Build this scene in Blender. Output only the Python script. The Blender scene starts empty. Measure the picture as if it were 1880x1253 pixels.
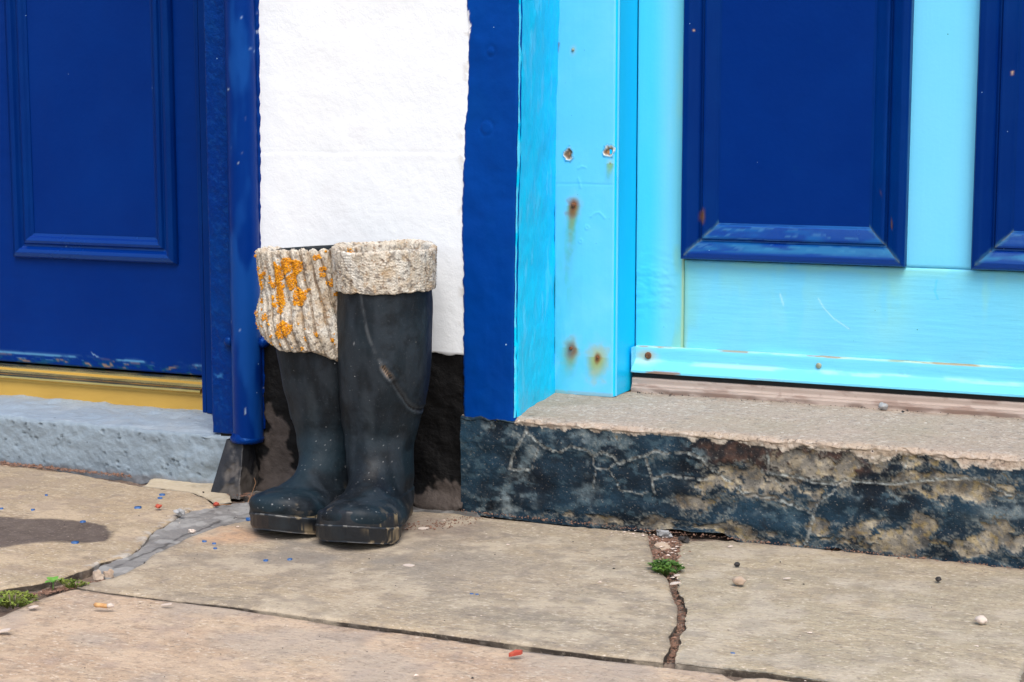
import bpy, bmesh, math, random
import numpy as np
from mathutils import Vector, Matrix
from mathutils.geometry import delaunay_2d_cdt
rng = np.random.default_rng(7); random.seed(7)
sc = bpy.context.scene; col = sc.collection
R = math.radians

# ------------------------------------------------------------ camera, sky, sun, exposure
cd = bpy.data.cameras.new('camera'); cam = bpy.data.objects.new('camera', cd); col.objects.link(cam)
cd.sensor_width = 36; cd.lens = 3234/1880*36; cd.clip_start = .05; cd.clip_end = 200
cam.location = (1.1731, -2.4246, .6190); cam.rotation_euler = (R(90-7.5), 0, R(24.1))
sc.camera = cam
w = bpy.data.worlds.new('World'); sc.world = w; w.use_nodes = True
nt = w.node_tree; bg = nt.nodes['Background']
sk = nt.nodes.new('ShaderNodeTexSky'); sk.sky_type = 'NISHITA'; sk.sun_disc = False
SUN_EL, SUN_AZ = R(55), R(148)       # azimuth from +Y, clockwise: high in front of the wall, a little to the right
sk.sun_elevation = SUN_EL; sk.sun_rotation = SUN_AZ; sk.air_density = 1; sk.dust_density = 4; sk.ozone_density = .6
bg.inputs['Strength'].default_value = .15
nt.links.new(sk.outputs['Color'], bg.inputs['Color'])
sd = bpy.data.lights.new('sun', 'SUN'); sd.energy = 1.6; sd.angle = R(40); sd.color = (1, .975, .94)
so = bpy.data.objects.new('sun', sd); col.objects.link(so)
d = Vector((math.sin(SUN_AZ)*math.cos(SUN_EL), math.cos(SUN_AZ)*math.cos(SUN_EL), math.sin(SUN_EL)))
so.rotation_euler = d.to_track_quat('Z', 'Y').to_euler(); so.location = (0, -3, 5)
sc.view_settings.view_transform = 'Standard'; sc.view_settings.look = 'None'
sc.view_settings.gamma = 1; sc.view_settings.use_curve_mapping = False
sc.view_settings.exposure = 0.44

# ------------------------------------------------------------ numeric helpers
TAB = rng.random(65536)
ROT = np.array(Matrix.Rotation(.9, 3, 'X') @ Matrix.Rotation(.7, 3, 'Y') @ Matrix.Rotation(1.1, 3, 'Z'))
def vn(P, seed=0):
    P = np.asarray(P, float); i = np.floor(P).astype(np.int64); f = P-i; f = f*f*f*(f*(f*6-15)+10)
    def h(a, b, c): return TAB[((i[:,0]+a)*73856093 ^ (i[:,1]+b)*19349663 ^ (i[:,2]+c)*83492791 ^ seed*2654435) & 65535]
    x = f[:,0]; y = f[:,1]; z = f[:,2]; o = 0
    for a in (0,1):
        for b in (0,1):
            for c in (0,1):
                o = o+h(a,b,c)*(x if a else 1-x)*(y if b else 1-y)*(z if c else 1-z)
    return o
def fbm(P, s, o=4, seed=0, rough=.5):
    P = (np.asarray(P, float)*s)@ROT+.37; t = 0; a = 1; n = 0
    for k in range(o): t = t+a*vn(P, seed+k*17); n += a; a *= rough; P = (P*2.03+5.1)@ROT
    return t/n
def sstep(a, b, x):
    t = np.clip((np.asarray(x, float)-a)/(b-a), 0, 1); return t*t*(3-2*t)
def dpoly(P, pts, closed=False):
    P = np.asarray(P, float); q = [np.array(p, float) for p in pts]
    if closed: q.append(q[0])
    D = np.full(len(P), 9e9)
    for a, b in zip(q[:-1], q[1:]):
        ab = b-a; t = np.clip(((P-a)@ab)/max(ab@ab, 1e-12), 0, 1)
        D = np.minimum(D, np.hypot(*(P-a-t[:,None]*ab).T))
    return D
def inside(P, poly):
    x, y = P[:,0], P[:,1]; c = np.zeros(len(P), bool); n = len(poly)
    for i in range(n):
        x0, y0 = poly[i]; x1, y1 = poly[(i+1) % n]
        if y0 == y1: continue
        c ^= ((y0 > y) != (y1 > y)) & (x < (x1-x0)*(y-y0)/(y1-y0)+x0)
    return c
def P3(x, z, y=0): return np.stack([x, np.full_like(x, y) if np.isscalar(y) else y, z], 1)
class Stain:                      # rgba laid over a material's own colour, per vertex
    def __init__(s, n): s.c = np.zeros((n, 4))
    def add(s, m, rgb):
        m = np.clip(np.asarray(m, float), 0, 1); a = s.c[:,3]; na = m+a*(1-m); k = np.maximum(na, 1e-9)
        s.c[:,:3] = (np.asarray(rgb)*m[:,None]+s.c[:,:3]*(a*(1-m))[:,None])/k[:,None]; s.c[:,3] = na
def lerpc(a, b, f): f = np.clip(f, 0, 1)[:,None]; return np.array(a)*(1-f)+np.array(b)*f

# ------------------------------------------------------------ object helpers
def link_mesh(name, V, Fc, mat, parent=None, stain=None, smooth=True, kind=None, label=None):
    V = np.asarray(V, float)
    if parent is not None and parent.get('_w', True): V = V-np.array(parent.location)
    me = bpy.data.meshes.new(name)
    if isinstance(Fc, np.ndarray):
        n = len(Fc); k = Fc.shape[1]
        me.vertices.add(len(V)); me.vertices.foreach_set('co', V.astype(np.float32).ravel())
        me.loops.add(n*k); me.loops.foreach_set('vertex_index', Fc.astype(np.int32).ravel())
        me.polygons.add(n); me.polygons.foreach_set('loop_start', np.arange(0, n*k, k, dtype=np.int32))
        me.polygons.foreach_set('loop_total', np.full(n, k, dtype=np.int32)); me.update(calc_edges=True)
    else:
        me.from_pydata([tuple(v) for v in V], [], [tuple(f) for f in Fc]); me.update()
    me.validate()
    me.polygons.foreach_set('use_smooth', np.full(len(me.polygons), smooth))
    if stain is None: stain = Stain(len(V))
    if 1:
        a = me.color_attributes.new('stain', 'FLOAT_COLOR', 'POINT')
        a.data.foreach_set('color', stain.c.astype(np.float32).ravel())
    me.materials.append(mat)
    o = bpy.data.objects.new(name, me); col.objects.link(o)
    if parent is not None: o.parent = parent
    if kind: o['kind'] = kind
    if label: o['label'] = label
    return o
def gridf(nu, nv, cu=False, cv=False, flip=False):
    i = np.arange(nu if cu else nu-1); j = np.arange(nv if cv else nv-1); I, J = np.meshgrid(i, j, indexing='ij')
    I2 = (I+1) % nu; J2 = (J+1) % nv
    f = np.stack([I*nv+J, I2*nv+J, I2*nv+J2, I*nv+J2], -1).reshape(-1, 4)
    return f[:, ::-1] if flip else f
def thing(name, loc, label, cat, group=None):
    o = bpy.data.objects.new(name, None); col.objects.link(o); o.location = loc; o.empty_display_size = .05
    o['label'] = label; o['category'] = cat
    if group: o['group'] = group
    return o
def tag(o, label, cat, group=None):
    o['label'] = label; o['category'] = cat
    if group: o['group'] = group
    return o
def rot_thing(name, loc, rz, label, cat, group=None):
    o = thing(name, loc, label, cat, group); o.rotation_euler = (0, 0, rz); o['_w'] = False; return o
def box(name, x0, x1, y0, y1, z0, z1, mat, parent=None, bev=.0015, kind=None, label=None):
    bm = bmesh.new(); bmesh.ops.create_cube(bm, size=1)
    for v in bm.verts: v.co = Vector(((x0+x1)/2+v.co.x*(x1-x0), (y0+y1)/2+v.co.y*(y1-y0), (z0+z1)/2+v.co.z*(z1-z0)))
    if bev: bmesh.ops.bevel(bm, geom=bm.edges[:], offset=bev, segments=2, affect='EDGES', profile=.6)
    V = [v.co[:] for v in bm.verts]; Fc = [[v.index for v in f.verts] for f in bm.faces]; bm.free()
    return link_mesh(name, V, Fc, mat, parent, smooth=False, kind=kind, label=label)
def lathe(prof, n, c, axis='Y'):          # prof: (r, h); h runs towards -Y (or +Z)
    V = []; Fc = []
    for r, h in prof:
        for k in range(n):
            a = 2*math.pi*k/n
            V.append((c[0]+r*math.cos(a), c[1]-h, c[2]+r*math.sin(a)) if axis == 'Y' else (c[0]+r*math.cos(a), c[1]+r*math.sin(a), c[2]+h))
    m = len(prof)
    for i in range(m-1):
        for k in range(n): Fc.append((i*n+k, i*n+(k+1) % n, (i+1)*n+(k+1) % n, (i+1)*n+k))
    Fc.append(tuple(range((m-1)*n, m*n))); return V, Fc

# ------------------------------------------------------------ materials
class NT:
    def __init__(s, name):
        s.m = bpy.data.materials.new(name); s.m.use_nodes = True; s.t = s.m.node_tree; s.b = s.t.nodes['Principled BSDF']
        s.pos = s.t.nodes.new('ShaderNodeNewGeometry').outputs['Position']
    def n(s, t): return s.t.nodes.new(t)
    def l(s, a, b):
        if hasattr(a, 'links') or hasattr(a, 'is_output'): s.t.links.new(a, b)
        else: b.default_value = a
    def vec(s, sc_):
        m = s.n('ShaderNodeVectorMath'); m.operation = 'MULTIPLY'; s.l(s.pos, m.inputs[0]); m.inputs[1].default_value = sc_; return m.outputs[0]
    def noise(s, scale, det=3, rough=.55, an=(1,1,1), dist=0):
        m = s.n('ShaderNodeTexNoise'); s.l(s.vec(an), m.inputs['Vector']); m.inputs['Scale'].default_value = scale
        m.inputs['Detail'].default_value = det; m.inputs['Roughness'].default_value = rough; m.inputs['Distortion'].default_value = dist; return m.outputs['Fac']
    def vor(s, scale, feat='F1'):
        m = s.n('ShaderNodeTexVoronoi'); m.feature = feat; s.l(s.pos, m.inputs['Vector']); m.inputs['Scale'].default_value = scale; return m
    def rng(s, f, a, b, c=0., d_=1.):
        m = s.n('ShaderNodeMapRange'); s.l(f, m.inputs[0]); m.inputs[1].default_value = a; m.inputs[2].default_value = b
        m.inputs[3].default_value = c; m.inputs[4].default_value = d_; return m.outputs[0]
    def math(s, op, a, b=0.):
        m = s.n('ShaderNodeMath'); m.operation = op; s.l(a, m.inputs[0]); s.l(b, m.inputs[1]); return m.outputs[0]
    def mix(s, f, a, b):
        m = s.n('ShaderNodeMix'); m.data_type = 'RGBA'; s.l(f, m.inputs[0])
        for v, i in ((a, 6), (b, 7)):
            if isinstance(v, (tuple, list)): m.inputs[i].default_value = (*v[:3], 1)
            else: s.l(v, m.inputs[i])
        return m.outputs[2]
def mat(name, base, layers=(), rough=.5, rvar=0, bumps=(), specks=(), metal=0, spec=.5, stain=True, coat=0, tint=None, post=()):
    """layers: (colour, noise scale, lo, hi, amount, anisotropy); bumps: (scale, metres, detail, anisotropy); specks: (colour, scale, radius, share)"""
    s = NT(name); c = base
    for L in layers:
        colr, scl, lo, hi, amt = L[:5]; an = L[5] if len(L) > 5 else (1,1,1)
        c = s.mix(s.rng(s.noise(scl, 5, .6, an), lo, hi, 0, amt), c, colr)
    for colr, scl, rad, share in specks:
        v = s.vor(scl); sep = s.n('ShaderNodeSeparateColor'); s.l(v.outputs['Color'], sep.inputs[0])
        on = s.math('MULTIPLY', s.math('LESS_THAN', sep.outputs[0], share), s.math('LESS_THAN', v.outputs['Distance'], s.math('MULTIPLY', sep.outputs[1], rad)))
        c = s.mix(on, c, colr)
    if stain:
        a = s.n('ShaderNodeAttribute'); a.attribute_name = 'stain'
        c = s.mix(a.outputs['Alpha'], c, a.outputs['Color'])
    for colr, scl, lo, hi, amt in post: c = s.mix(s.rng(s.noise(scl, 3, .6), lo, hi, 0, amt), c, colr)
    if isinstance(c, tuple): s.b.inputs['Base Color'].default_value = (*c, 1)
    else: s.l(c, s.b.inputs['Base Color'])
    if rvar: s.l(s.rng(s.noise(9, 4), .3, .7, rough-rvar, rough+rvar), s.b.inputs['Roughness'])
    else: s.b.inputs['Roughness'].default_value = rough
    s.b.inputs['Metallic'].default_value = metal; s.b.inputs['Specular IOR Level'].default_value = spec; s.b.inputs['Coat Weight'].default_value = coat
    if tint: s.b.inputs['Specular Tint'].default_value = (*tint, 1)
    h = None
    for bb in bumps:
        scl, m_, det = bb[:3]; an = bb[3] if len(bb) > 3 else (1,1,1)
        x = s.math('MULTIPLY', s.noise(scl, det, .6, an), m_); h = x if h is None else s.math('ADD', h, x)
    if h is not None:
        b = s.n('ShaderNodeBump'); b.inputs['Strength'].default_value = 1; b.inputs['Distance'].default_value = 1; s.l(h, b.inputs['Height']); s.l(b.outputs[0], s.b.inputs['Normal'])
    return s.m
NAVY = (.0001, .0168, .15)
V_ = (1, 1, .06)      # stretched upwards
H_ = (.06, 1, 1)      # stretched sideways
m_navy = mat('navy_gloss_paint', NAVY, [((.0002,.024,.185), 5, .4, .75, .7), ((.0005,.03,.14), 60, .62, .8, .35)], .36, .08, [(25,.0006,3), (160,.00018,2), (40,.0003,2,V_)], [((.25,.4,.6), 70, .09, .12)], spec=.4, tint=(.12,.4,1))
m_navy_h = mat('navy_brushed_paint', (.0001,.022,.19), [((.0002,.026,.19), 6, .4, .75, .7)], .24, .06, [(60,.0007,3,H_), (160,.00018,2)], [((.25,.4,.6), 80, .09, .1)], spec=.9, tint=(.25,.6,1))  # navy lightened for horizontal mouldings: light from above put into the base colour
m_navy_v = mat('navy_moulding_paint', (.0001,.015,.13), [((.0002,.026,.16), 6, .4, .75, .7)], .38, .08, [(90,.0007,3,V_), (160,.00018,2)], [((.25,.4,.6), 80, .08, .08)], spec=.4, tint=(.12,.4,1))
m_navy_rough = mat('navy_blistered_paint', NAVY, [((.0002,.03,.17), 8, .4, .75, .7)], .3, .08, [(70,.0022,3), (200,.0006,2), (14,.003,2)], [((.3,.5,.7), 60, .1, .1)], spec=.5, tint=(.12,.4,1))
m_navy_wall = mat('navy_masonry_paint', (.0001,.042,.27), [((.0001,.029,.20), 5, .4, .7, .8), ((.0005,.046,.22), 14, .5, .8, .4)], .42, .08, [(16,.0012,3), (130,.0004,3), (50,.0006,2,V_)], [((.3,.5,.7), 50, .08, .08)], spec=.4, tint=(.12,.4,1))
m_white = mat('white_masonry_paint', (.765,.815,.86), [((.76,.78,.8), 3, .5, .8, .5), ((.6,.6,.6), 160, .72, .8, .4)], .75, 0, [(90,.0007,4), (300,.00025,2), (9,.002,2)])
m_cyan_wall = mat('sky_blue_masonry_paint', (.001,.62,.97), [((.002,.66,.97), 7, .4, .75, .8), ((.12,.7,.95), 60, .66, .8, .4)], .38, .06, [(20,.003,3), (120,.0006,3), (60,.0008,3,V_)], spec=.35, tint=(.05,.6,1))
m_cyan = mat('light_blue_wood_paint', (.12,.57,.95), [((.10,.58,.93), 5, .4, .75, .6), ((.2,.65,.96), 9, .5, .8, .5)], .42, .06, [(14,.0008,3), (140,.00022,3), (70,.0004,3,V_)], [((.02,.25,.35), 90, .07, .12)])
m_cyan_shaded = mat('shaded_light_blue_paint', (.003,.54,.95), [((.006,.58,.95), 5, .4, .75, .6)], .4, .06, [(14,.0006,3), (140,.0002,3)], tint=(.1,.6,1))  # the post's light blue, deepened so its side carries shade in the colour
m_turq = mat('turquoise_door_paint', (.150,.59,.85), [((.17,.64,.8), 3, .4, .7, .8), ((.12,.6,.9), 8, .5, .8, .5)], .42, .06, [(9,.0006,3), (110,.0008,3,(.1,1,1)), (160,.0002,2)], [((.02,.25,.3), 60, .07, .12)])
m_turq_v = mat('turquoise_stile_paint', (.16,.63,.92), [((.13,.61,.94), 3, .4, .7, .8)], .42, .06, [(9,.0006,3), (110,.0003,3,V_), (160,.0002,2)], [((.02,.25,.3), 60, .07, .08)])
m_grey = mat('blue_grey_step_paint', (.27,.345,.42), [((.33,.42,.50), 8, .4, .75, .7), ((.24,.28,.3), 30, .62, .8, .5)], .5, .08, [(70,.0022,4), (200,.0009,2), (18,.003,2)], [((.05,.07,.1), 45, .12, .1)])
m_step = mat('speckled_concrete', (.39,.315,.25), [((.58,.51,.44), 120, .5, .66, .8), ((.2,.15,.12), 190, .55, .68, .8), ((.46,.36,.29), 12, .45, .7, .5), ((.34,.29,.2), 5, .5, .75, .5)], .85, 0, [(140,.0016,4), (400,.0006,2), (25,.002,3)], [((.7,.64,.58), 120, .3, .15), ((.07,.05,.05), 120, .22, .1)], spec=.2, post=[((.012,.014,.017), 230, .57, .68, .55), ((.42,.39,.34), 300, .62, .74, .45), ((.012,.014,.018), 60, .58, .7, .4)])
m_black = mat('black_masonry_paint', (.0035,.0035,.004), [((.009,.009,.01), 14, .5, .8, .6)], .7, .1, [(45,.004,4), (200,.001,3), (12,.004,2)], spec=.2)
m_soil = mat('joint_dirt', (.15,.105,.08), [((.28,.22,.17), 60, .45, .65, .9), ((.04,.03,.025), 25, .5, .7, .8), ((.4,.32,.27), 200, .6, .7, .7)], .95, 0, [(150,.003,4), (500,.001,2)])
def slab_mat(name, a, b_, c_):
    return mat(name, a, [(b_, 3.2, .40, .66, .8, (1,1.6,1)), (c_, 9, .48, .72, .6, (.6,1.4,1)), ((.17,.145,.12), 2.1, .58, .82, .4), ((.54,.46,.35), 45, .5, .72, .45, (.35,1,1)),
        ((.19,.15,.12), 70, .52, .72, .6, (.35,1,1)), ((.68,.6,.5), 210, .56, .68, .7, (.6,1,1)), ((.15,.115,.095), 260, .56, .68, .7, (.6,1,1))], .8, .06,
        [(22,.0028,4), (140,.0024,4,(.5,1,1)), (420,.0006,2)], [((.015,.012,.012), 38, .045, .25), ((.62,.58,.54), 44, .05, .25), ((.3,.08,.05), 30, .045, .1)], post=[((.56,.49,.39), 170, .58, .72, .3), ((.14,.11,.085), 130, .55, .70, .5), ((.19,.155,.12), 28, .54, .72, .4)])
m_slabA = slab_mat('sandstone_grey_buff', (.365,.295,.205), (.275,.24,.18), (.41,.32,.20))
m_slabB = slab_mat('sandstone_buff', (.385,.32,.218), (.32,.28,.205), (.43,.34,.22))
m_slabC = slab_mat('sandstone_pink', (.43,.31,.215), (.47,.36,.245), (.37,.26,.18))
m_slabD = slab_mat('sandstone_yellow', (.39,.30,.195), (.32,.265,.18), (.44,.34,.21))
m_mortar = mat('grey_mortar', (.19,.185,.18), [((.3,.3,.29), 15, .45, .7, .8), ((.07,.065,.06), 30, .5, .7, .7), ((.4,.39,.37), 160, .6, .75, .6)], .85, 0, [(30,.004,4), (150,.0015,4)])
m_cem = mat('pale_cement', (.46,.39,.28), [((.3,.25,.18), 25, .5, .7, .7), ((.55,.5,.4), 90, .5, .7, .6)], .9, 0, [(60,.002,4)])
m_brass = mat('polished_brass', (.85,.62,.22), [((.55,.38,.10), 20, .45, .75, .7,(.3,1,1)), ((.9,.8,.5), 50, .6, .8, .5,(.2,1,1))], .24, .06, [(60,.0003,3,H_)], metal=1)
m_brass_d = mat('dull_brass', (.58,.36,.07), [((.45,.27,.05), 20, .45, .75, .7,(.3,1,1))], .5, .06, [(60,.0002,3,H_)], [((.08,.04,.02), 60, .08, .15)], metal=.15)
m_sill = mat('dirty_aluminium', (.40,.315,.27), [((.5,.42,.37), 20, .4, .7, .8,(.2,1,1)), ((.2,.13,.1), 60, .58, .75, .6)], .55, .1, [(60,.0004,3)], metal=.2)
m_rub = mat('dark_rubber_gap', (.01,.01,.01), rough=.8)
m_rust = mat('rust', (.16,.055,.02), [((.3,.12,.04), 200, .45, .65, .8), ((.05,.02,.012), 120, .5, .7, .8)], .85, 0, [(300,.001,3)])
m_steel = mat('tarnished_screw', (.33,.36,.27), [((.2,.2,.12), 200, .45, .65, .7)], .45, 0, [(300,.0004,3)], metal=.3)
m_bare = mat('bare_wood', (.55,.36,.22), [((.3,.17,.1), 160, .45, .65, .8)], .85, 0, [(300,.0006,3)])
m_boot = mat('weathered_black_rubber', (.005,.0075,.011), [((.010,.021,.031), 7, .42, .72, .9), ((.03,.042,.055), 16, .62, .85, .45), ((.02,.034,.046), 120, .6, .8, .4,(1,1,.3)), ((.009,.009,.011), 5, .55, .7, .7), ((.02,.032,.044), 45, .5, .75, .5, (1,1,.25)), ((.11,.12,.125), 250, .64, .76, .5)], .56, .12,
    [(18,.002,3), (120,.0005,3), (400,.0002,2)], [((.5,.52,.54), 95, .09, .25), ((.35,.32,.28), 150, .1, .15)], spec=.24, post=[((.0025,.004,.006), 30, .54, .68, .6), ((.06,.075,.09), 200, .62, .76, .4)])
m_sole = mat('dark_rubber_sole', (.007,.011,.017), [((.025,.038,.05), 20, .5, .75, .8), ((.12,.09,.06), 35, .66, .8, .7)], .5, .1, [(60,.0012,3), (300,.0003,2)], [((.5,.5,.48), 90, .1, .13)])
m_sock = mat('stony_cream_knit', (.48,.43,.35), [((.64,.60,.52), 60, .42, .62, .9), ((.24,.14,.07), 150, .54, .66, .8), ((.42,.28,.13), 40, .58, .75, .5), ((.75,.72,.66), 260, .55, .7, .7), ((.05,.05,.055), 170, .66, .74, .75)], .95, 0,
    [(240,.0022,4), (60,.0025,3)])
m_lichen = mat('orange_lichen', (.72,.30,.008), [((.85,.45,.015), 200, .45, .65, .8), ((.38,.13,.01), 90, .5, .7, .8)], .95, 0, [(600,.001,3)])
m_leaf = mat('weed_green', (.06,.14,.02), [((.13,.24,.035), 60, .4, .7, .8)], .6, stain=False)
m_leaf2 = mat('bright_leaf_green', (.1,.28,.035), [((.2,.36,.07), 90, .4, .7, .8)], .5, stain=False)
m_moss = mat('moss_green', (.17,.21,.03), [((.09,.17,.02), 60, .4, .7, .8)], .8, stain=False)
m_chipd = mat('red_brown_debris', (.15,.08,.055), [((.28,.17,.12), 90, .4, .7, .8)], .9, stain=False)
m_chipl = mat('pale_flakes', (.66,.55,.48), rough=.8, stain=False)
m_chipk = mat('black_grit', (.02,.018,.018), rough=.7, stain=False)
m_stone = mat('tan_pebble', (.36,.27,.2), [((.5,.42,.34), 90, .4, .7, .8)], .8, 0, [(120,.001,3)], stain=False)
m_stone_g = mat('grey_pebble', (.34,.35,.36), [((.22,.22,.22), 90, .4, .7, .8)], .8, 0, [(120,.001,3)], stain=False)
m_stone_w = mat('white_pebble', (.56,.48,.42), rough=.7, stain=False)
m_red = mat('red_chip', (.36,.05,.03), [((.55,.14,.08), 90, .4, .7, .8)], .8, stain=False)
m_butt = mat('cork_filter_paper', (.42,.22,.09), [((.7,.45,.2), 150, .4, .7, .8)], .8, stain=False)
m_bluedrop = mat('dried_blue_paint', (.012,.085,.27), [((.1,.17,.26), 120, .5, .7, .6)], .5, stain=False)
m_twig = mat('dry_twig', (.3,.16,.08), rough=.9, stain=False)

# ============================================================ PAVEMENT
ground = None
def ground_sheet():
    xs = np.arange(-1.3, 1.35, .006); ys = np.arange(-1.15, .06, .006); X, Y = np.meshgrid(xs, ys, indexing='ij'); x = X.ravel(); y = Y.ravel()
    P = P3(x, 0*x, y); z = -.0115+(fbm(P, 60, 4, 3)-.5)*.009+(fbm(P, 9, 2, 4)-.5)*.004
    o = link_mesh('ground', P3(x, z, y), gridf(len(xs), len(ys)), m_soil, kind='structure')
    return o
ground_sheet()
box('bedding_ground', -30, 30, -40, .5, -.3, -.03, m_soil, bev=0, kind='structure')
pav = bpy.data.objects.new('pavement', None); col.objects.link(pav); pav['kind'] = 'structure'
def resample(poly, step):
    out = []
    n = len(poly)
    for i in range(n):
        a = np.array(poly[i], float); b = np.array(poly[(i+1) % n], float); k = max(1, int(np.hypot(*(b-a))/step))
        for j in range(k): out.append(a+(b-a)*j/k)
    return np.array(out)
def slab(name, poly, m, z0=0., tilt=(0,0), step=.0075, wob=.0035, relief=.0014, thick=.03, edge=.0035, drop=.0022, seed=0, parent=pav, stainf=None, vis=None, grain=.0007):
    B = resample(poly, .004); Q = P3(B[:,0], 0*B[:,0], B[:,1])
    B = B+np.stack([fbm(Q, 70, 3, seed+1)-.5, fbm(Q, 70, 3, seed+2)-.5], 1)*wob*2+np.stack([fbm(Q, 14, 2, seed+5)-.5, fbm(Q, 14, 2, seed+6)-.5], 1)*wob
    x0, y0 = B.min(0); x1, y1 = B.max(0)
    gx = np.arange(x0, x1, step); gy = np.arange(y0, y1, step); X, Y = np.meshgrid(gx, gy, indexing='ij')
    G_ = np.stack([X.ravel(), Y.ravel()], 1)+(rng.random((X.size, 2))-.5)*step*.3
    if vis is not None:
        far = ~((G_[:,0] > vis[0]) & (G_[:,0] < vis[1]) & (G_[:,1] > vis[2]) & (G_[:,1] < vis[3])); G_ = G_[~far | (rng.random(len(G_)) < .03)]
    G_ = G_[inside(G_, B)]; D = dpoly(G_, resample(B, .012), True); G_ = G_[D > .0022]
    ring = []
    n = len(B); c = list(map(tuple, B)); P_ = [Vector(p) for p in c]+[Vector(p) for p in G_]
    r = delaunay_2d_cdt(P_, [(i, (i+1) % n) for i in range(n)], [], 1, 1e-7)
    # keep triangles inside the outline
    V = np.array([v[:] for v in r[0]]); T = np.array([t for t in r[2] if len(t) == 3]); cen = V[T].mean(1)
    T = T[inside(cen, B)]
    d_ = dpoly(V, B, True); Q = P3(V[:,0], 0*V[:,0], V[:,1])
    z = z0+tilt[0]*(V[:,0]-V[:,0].mean())+tilt[1]*(V[:,1]-V[:,1].mean())+(fbm(Q, 5, 4, seed+9, .55)-.5)*relief*2+(fbm(Q, 50, 3, seed+10)-.5)*grain
    ed = edge*(.4+1.6*fbm(Q, 30, 3, seed+11)); z -= drop*(1-np.clip(d_/ed, 0, 1))**2
    lab = {tuple(np.round(v, 7)): i for i, v in enumerate(V)}
    # skirt
    isb = d_ < 1e-6; A = np.sort(np.concatenate([T[:,[0,1]], T[:,[1,2]], T[:,[2,0]]]), 1); u, cnt = np.unique(A, axis=0, return_counts=True); be = u[cnt == 1]
    ids = np.unique(be); mp = {i: len(V)+k for k, i in enumerate(ids)}
    ni_ = len(ids); VV = np.concatenate([np.column_stack([V, z]), np.column_stack([V[ids], z[ids]-.0012]), np.column_stack([V[ids], np.full(ni_, z0-thick)])])
    Fc = [tuple(t) for t in T]+[(a, b, mp[b], mp[a]) for a, b in be]+[(mp[a], mp[b], mp[b]+ni_, mp[a]+ni_) for a, b in be]
    st = Stain(len(VV))
    st.add(np.concatenate([np.zeros(len(V)), np.full(2*ni_, .95)]), (.03,.022,.017))
    if stainf: stainf(st, VV[:,0], VV[:,1], np.concatenate([d_, np.full(2*ni_, 9.)]))
    return link_mesh(name, VV, Fc, m, parent, st)
joinAC = [(-0.2647,-0.6079),(-0.2124,-0.6104),(-0.1304,-0.6076),(-0.0349,-0.6004),(0.0302,-0.6007),(0.0845,-0.6024),(0.1561,-0.6034),(0.2254,-0.6022),(0.3058,-0.6023),(0.3661,-0.6034),(0.4242,-0.6026),(0.4943,-0.6002),(0.5524,-0.5982)]
gut_lo = [(-0.2398,-0.1681),(-0.2686,-0.2086),(-0.2843,-0.2541),(-0.2857,-0.3215),(-0.2773,-0.3746),(-0.2715,-0.4300),(-0.2541,-0.4747),(-0.2470,-0.5250),(-0.2503,-0.5600),(-0.2631,-0.5896)]
gut_up = [(-0.3279,-0.0703),(-0.3578,-0.1434),(-0.3828,-0.1754),(-0.3677,-0.2451),(-0.3498,-0.3246),(-0.3117,-0.4039),(-0.3002,-0.4528),(-0.3136,-0.4916),(-0.3037,-0.5286),(-0.3100,-0.5439),(-0.3089,-0.5833),(-0.3229,-0.6281),(-0.3470,-0.6592)]
crackL = [(0.3209,-0.0283),(0.3516,-0.1072),(0.3885,-0.1904),(0.4336,-0.2661),(0.4621,-0.3314),(0.4886,-0.3877),(0.5094,-0.4529),(0.5163,-0.5010),(0.5305,-0.5345),(0.5373,-0.5788),(0.5421,-0.5964)]
crackR = [(0.3776,-0.0464),(0.4008,-0.1293),(0.4249,-0.2027),(0.4557,-0.2886),(0.4796,-0.3375),(0.4992,-0.3829),(0.5235,-0.4639),(0.5249,-0.4924),(0.5382,-0.5218),(0.5451,-0.5597),(0.5556,-0.5925)]
topA = [(-0.1789,-0.1046),(-0.1126,-0.0503),(-0.0009,-0.0291),(0.0492,-0.0348),(0.1218,-0.0339),(0.2015,-0.0329),(0.2611,-0.0290)]
def off(pts, dx, dy): return [(x+dx, y+dy) for x, y in pts]
def scr(st, x, y, seed, n, box_, rgb, amt=.5):
    g = np.random.default_rng(seed)
    for _ in range(n):
        a = np.array([g.uniform(box_[0], box_[1]), g.uniform(box_[2], box_[3])]); t = g.uniform(0, 3.1); l = g.uniform(.006, .04)
        mid = a+l*.5*np.array([math.cos(t), math.sin(t)]); b = mid+l*.5*np.array([math.cos(t+.5), math.sin(t+.5)])
        st.add(amt*np.clip(1-dpoly(np.stack([x, y], 1), [a, mid, b])/.004, 0, 1)*g.uniform(.3, 1), rgb)
def st_slabA(st, x, y, d_):
    P = P3(x, 0*x, y)
    st.add(.85*sstep(.38, .56, fbm(P, 9, 4, 31))*sstep(-.33, -.2, x)*sstep(.35, .0, x)*sstep(-.52, -.33, y)*sstep(-.15, -.3, y), (.21,.19,.165))
    b = np.hypot((x+.23)/.09, (y+.29)/.07); st.add(.7*sstep(1, .3, b+.5*(fbm(P, 30, 3, 5)-.5)), (.55,.34,.2))
    dd = np.hypot((x-.02)/.11, (y+.13)/.1); st.add(.5*sstep(1.1, .4, dd+.8*(fbm(P, 30, 3, 6)-.5)), (.16,.125,.11))
    st.add(.55*sstep(.02, .0, d_)*sstep(.4, .6, fbm(P, 40, 3, 7)), (.2,.17,.14))
    scr(st, x, y, 3, 22, (-.2, .4, -.56, -.25), (.55,.49,.41), .6)
    st.add(.6*sstep(.5, .66, fbm(P, 22, 4, 21)), (.47,.4,.3)); st.add(.5*sstep(.56, .7, fbm(P, 45, 3, 22)), (.2,.17,.14))
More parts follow.
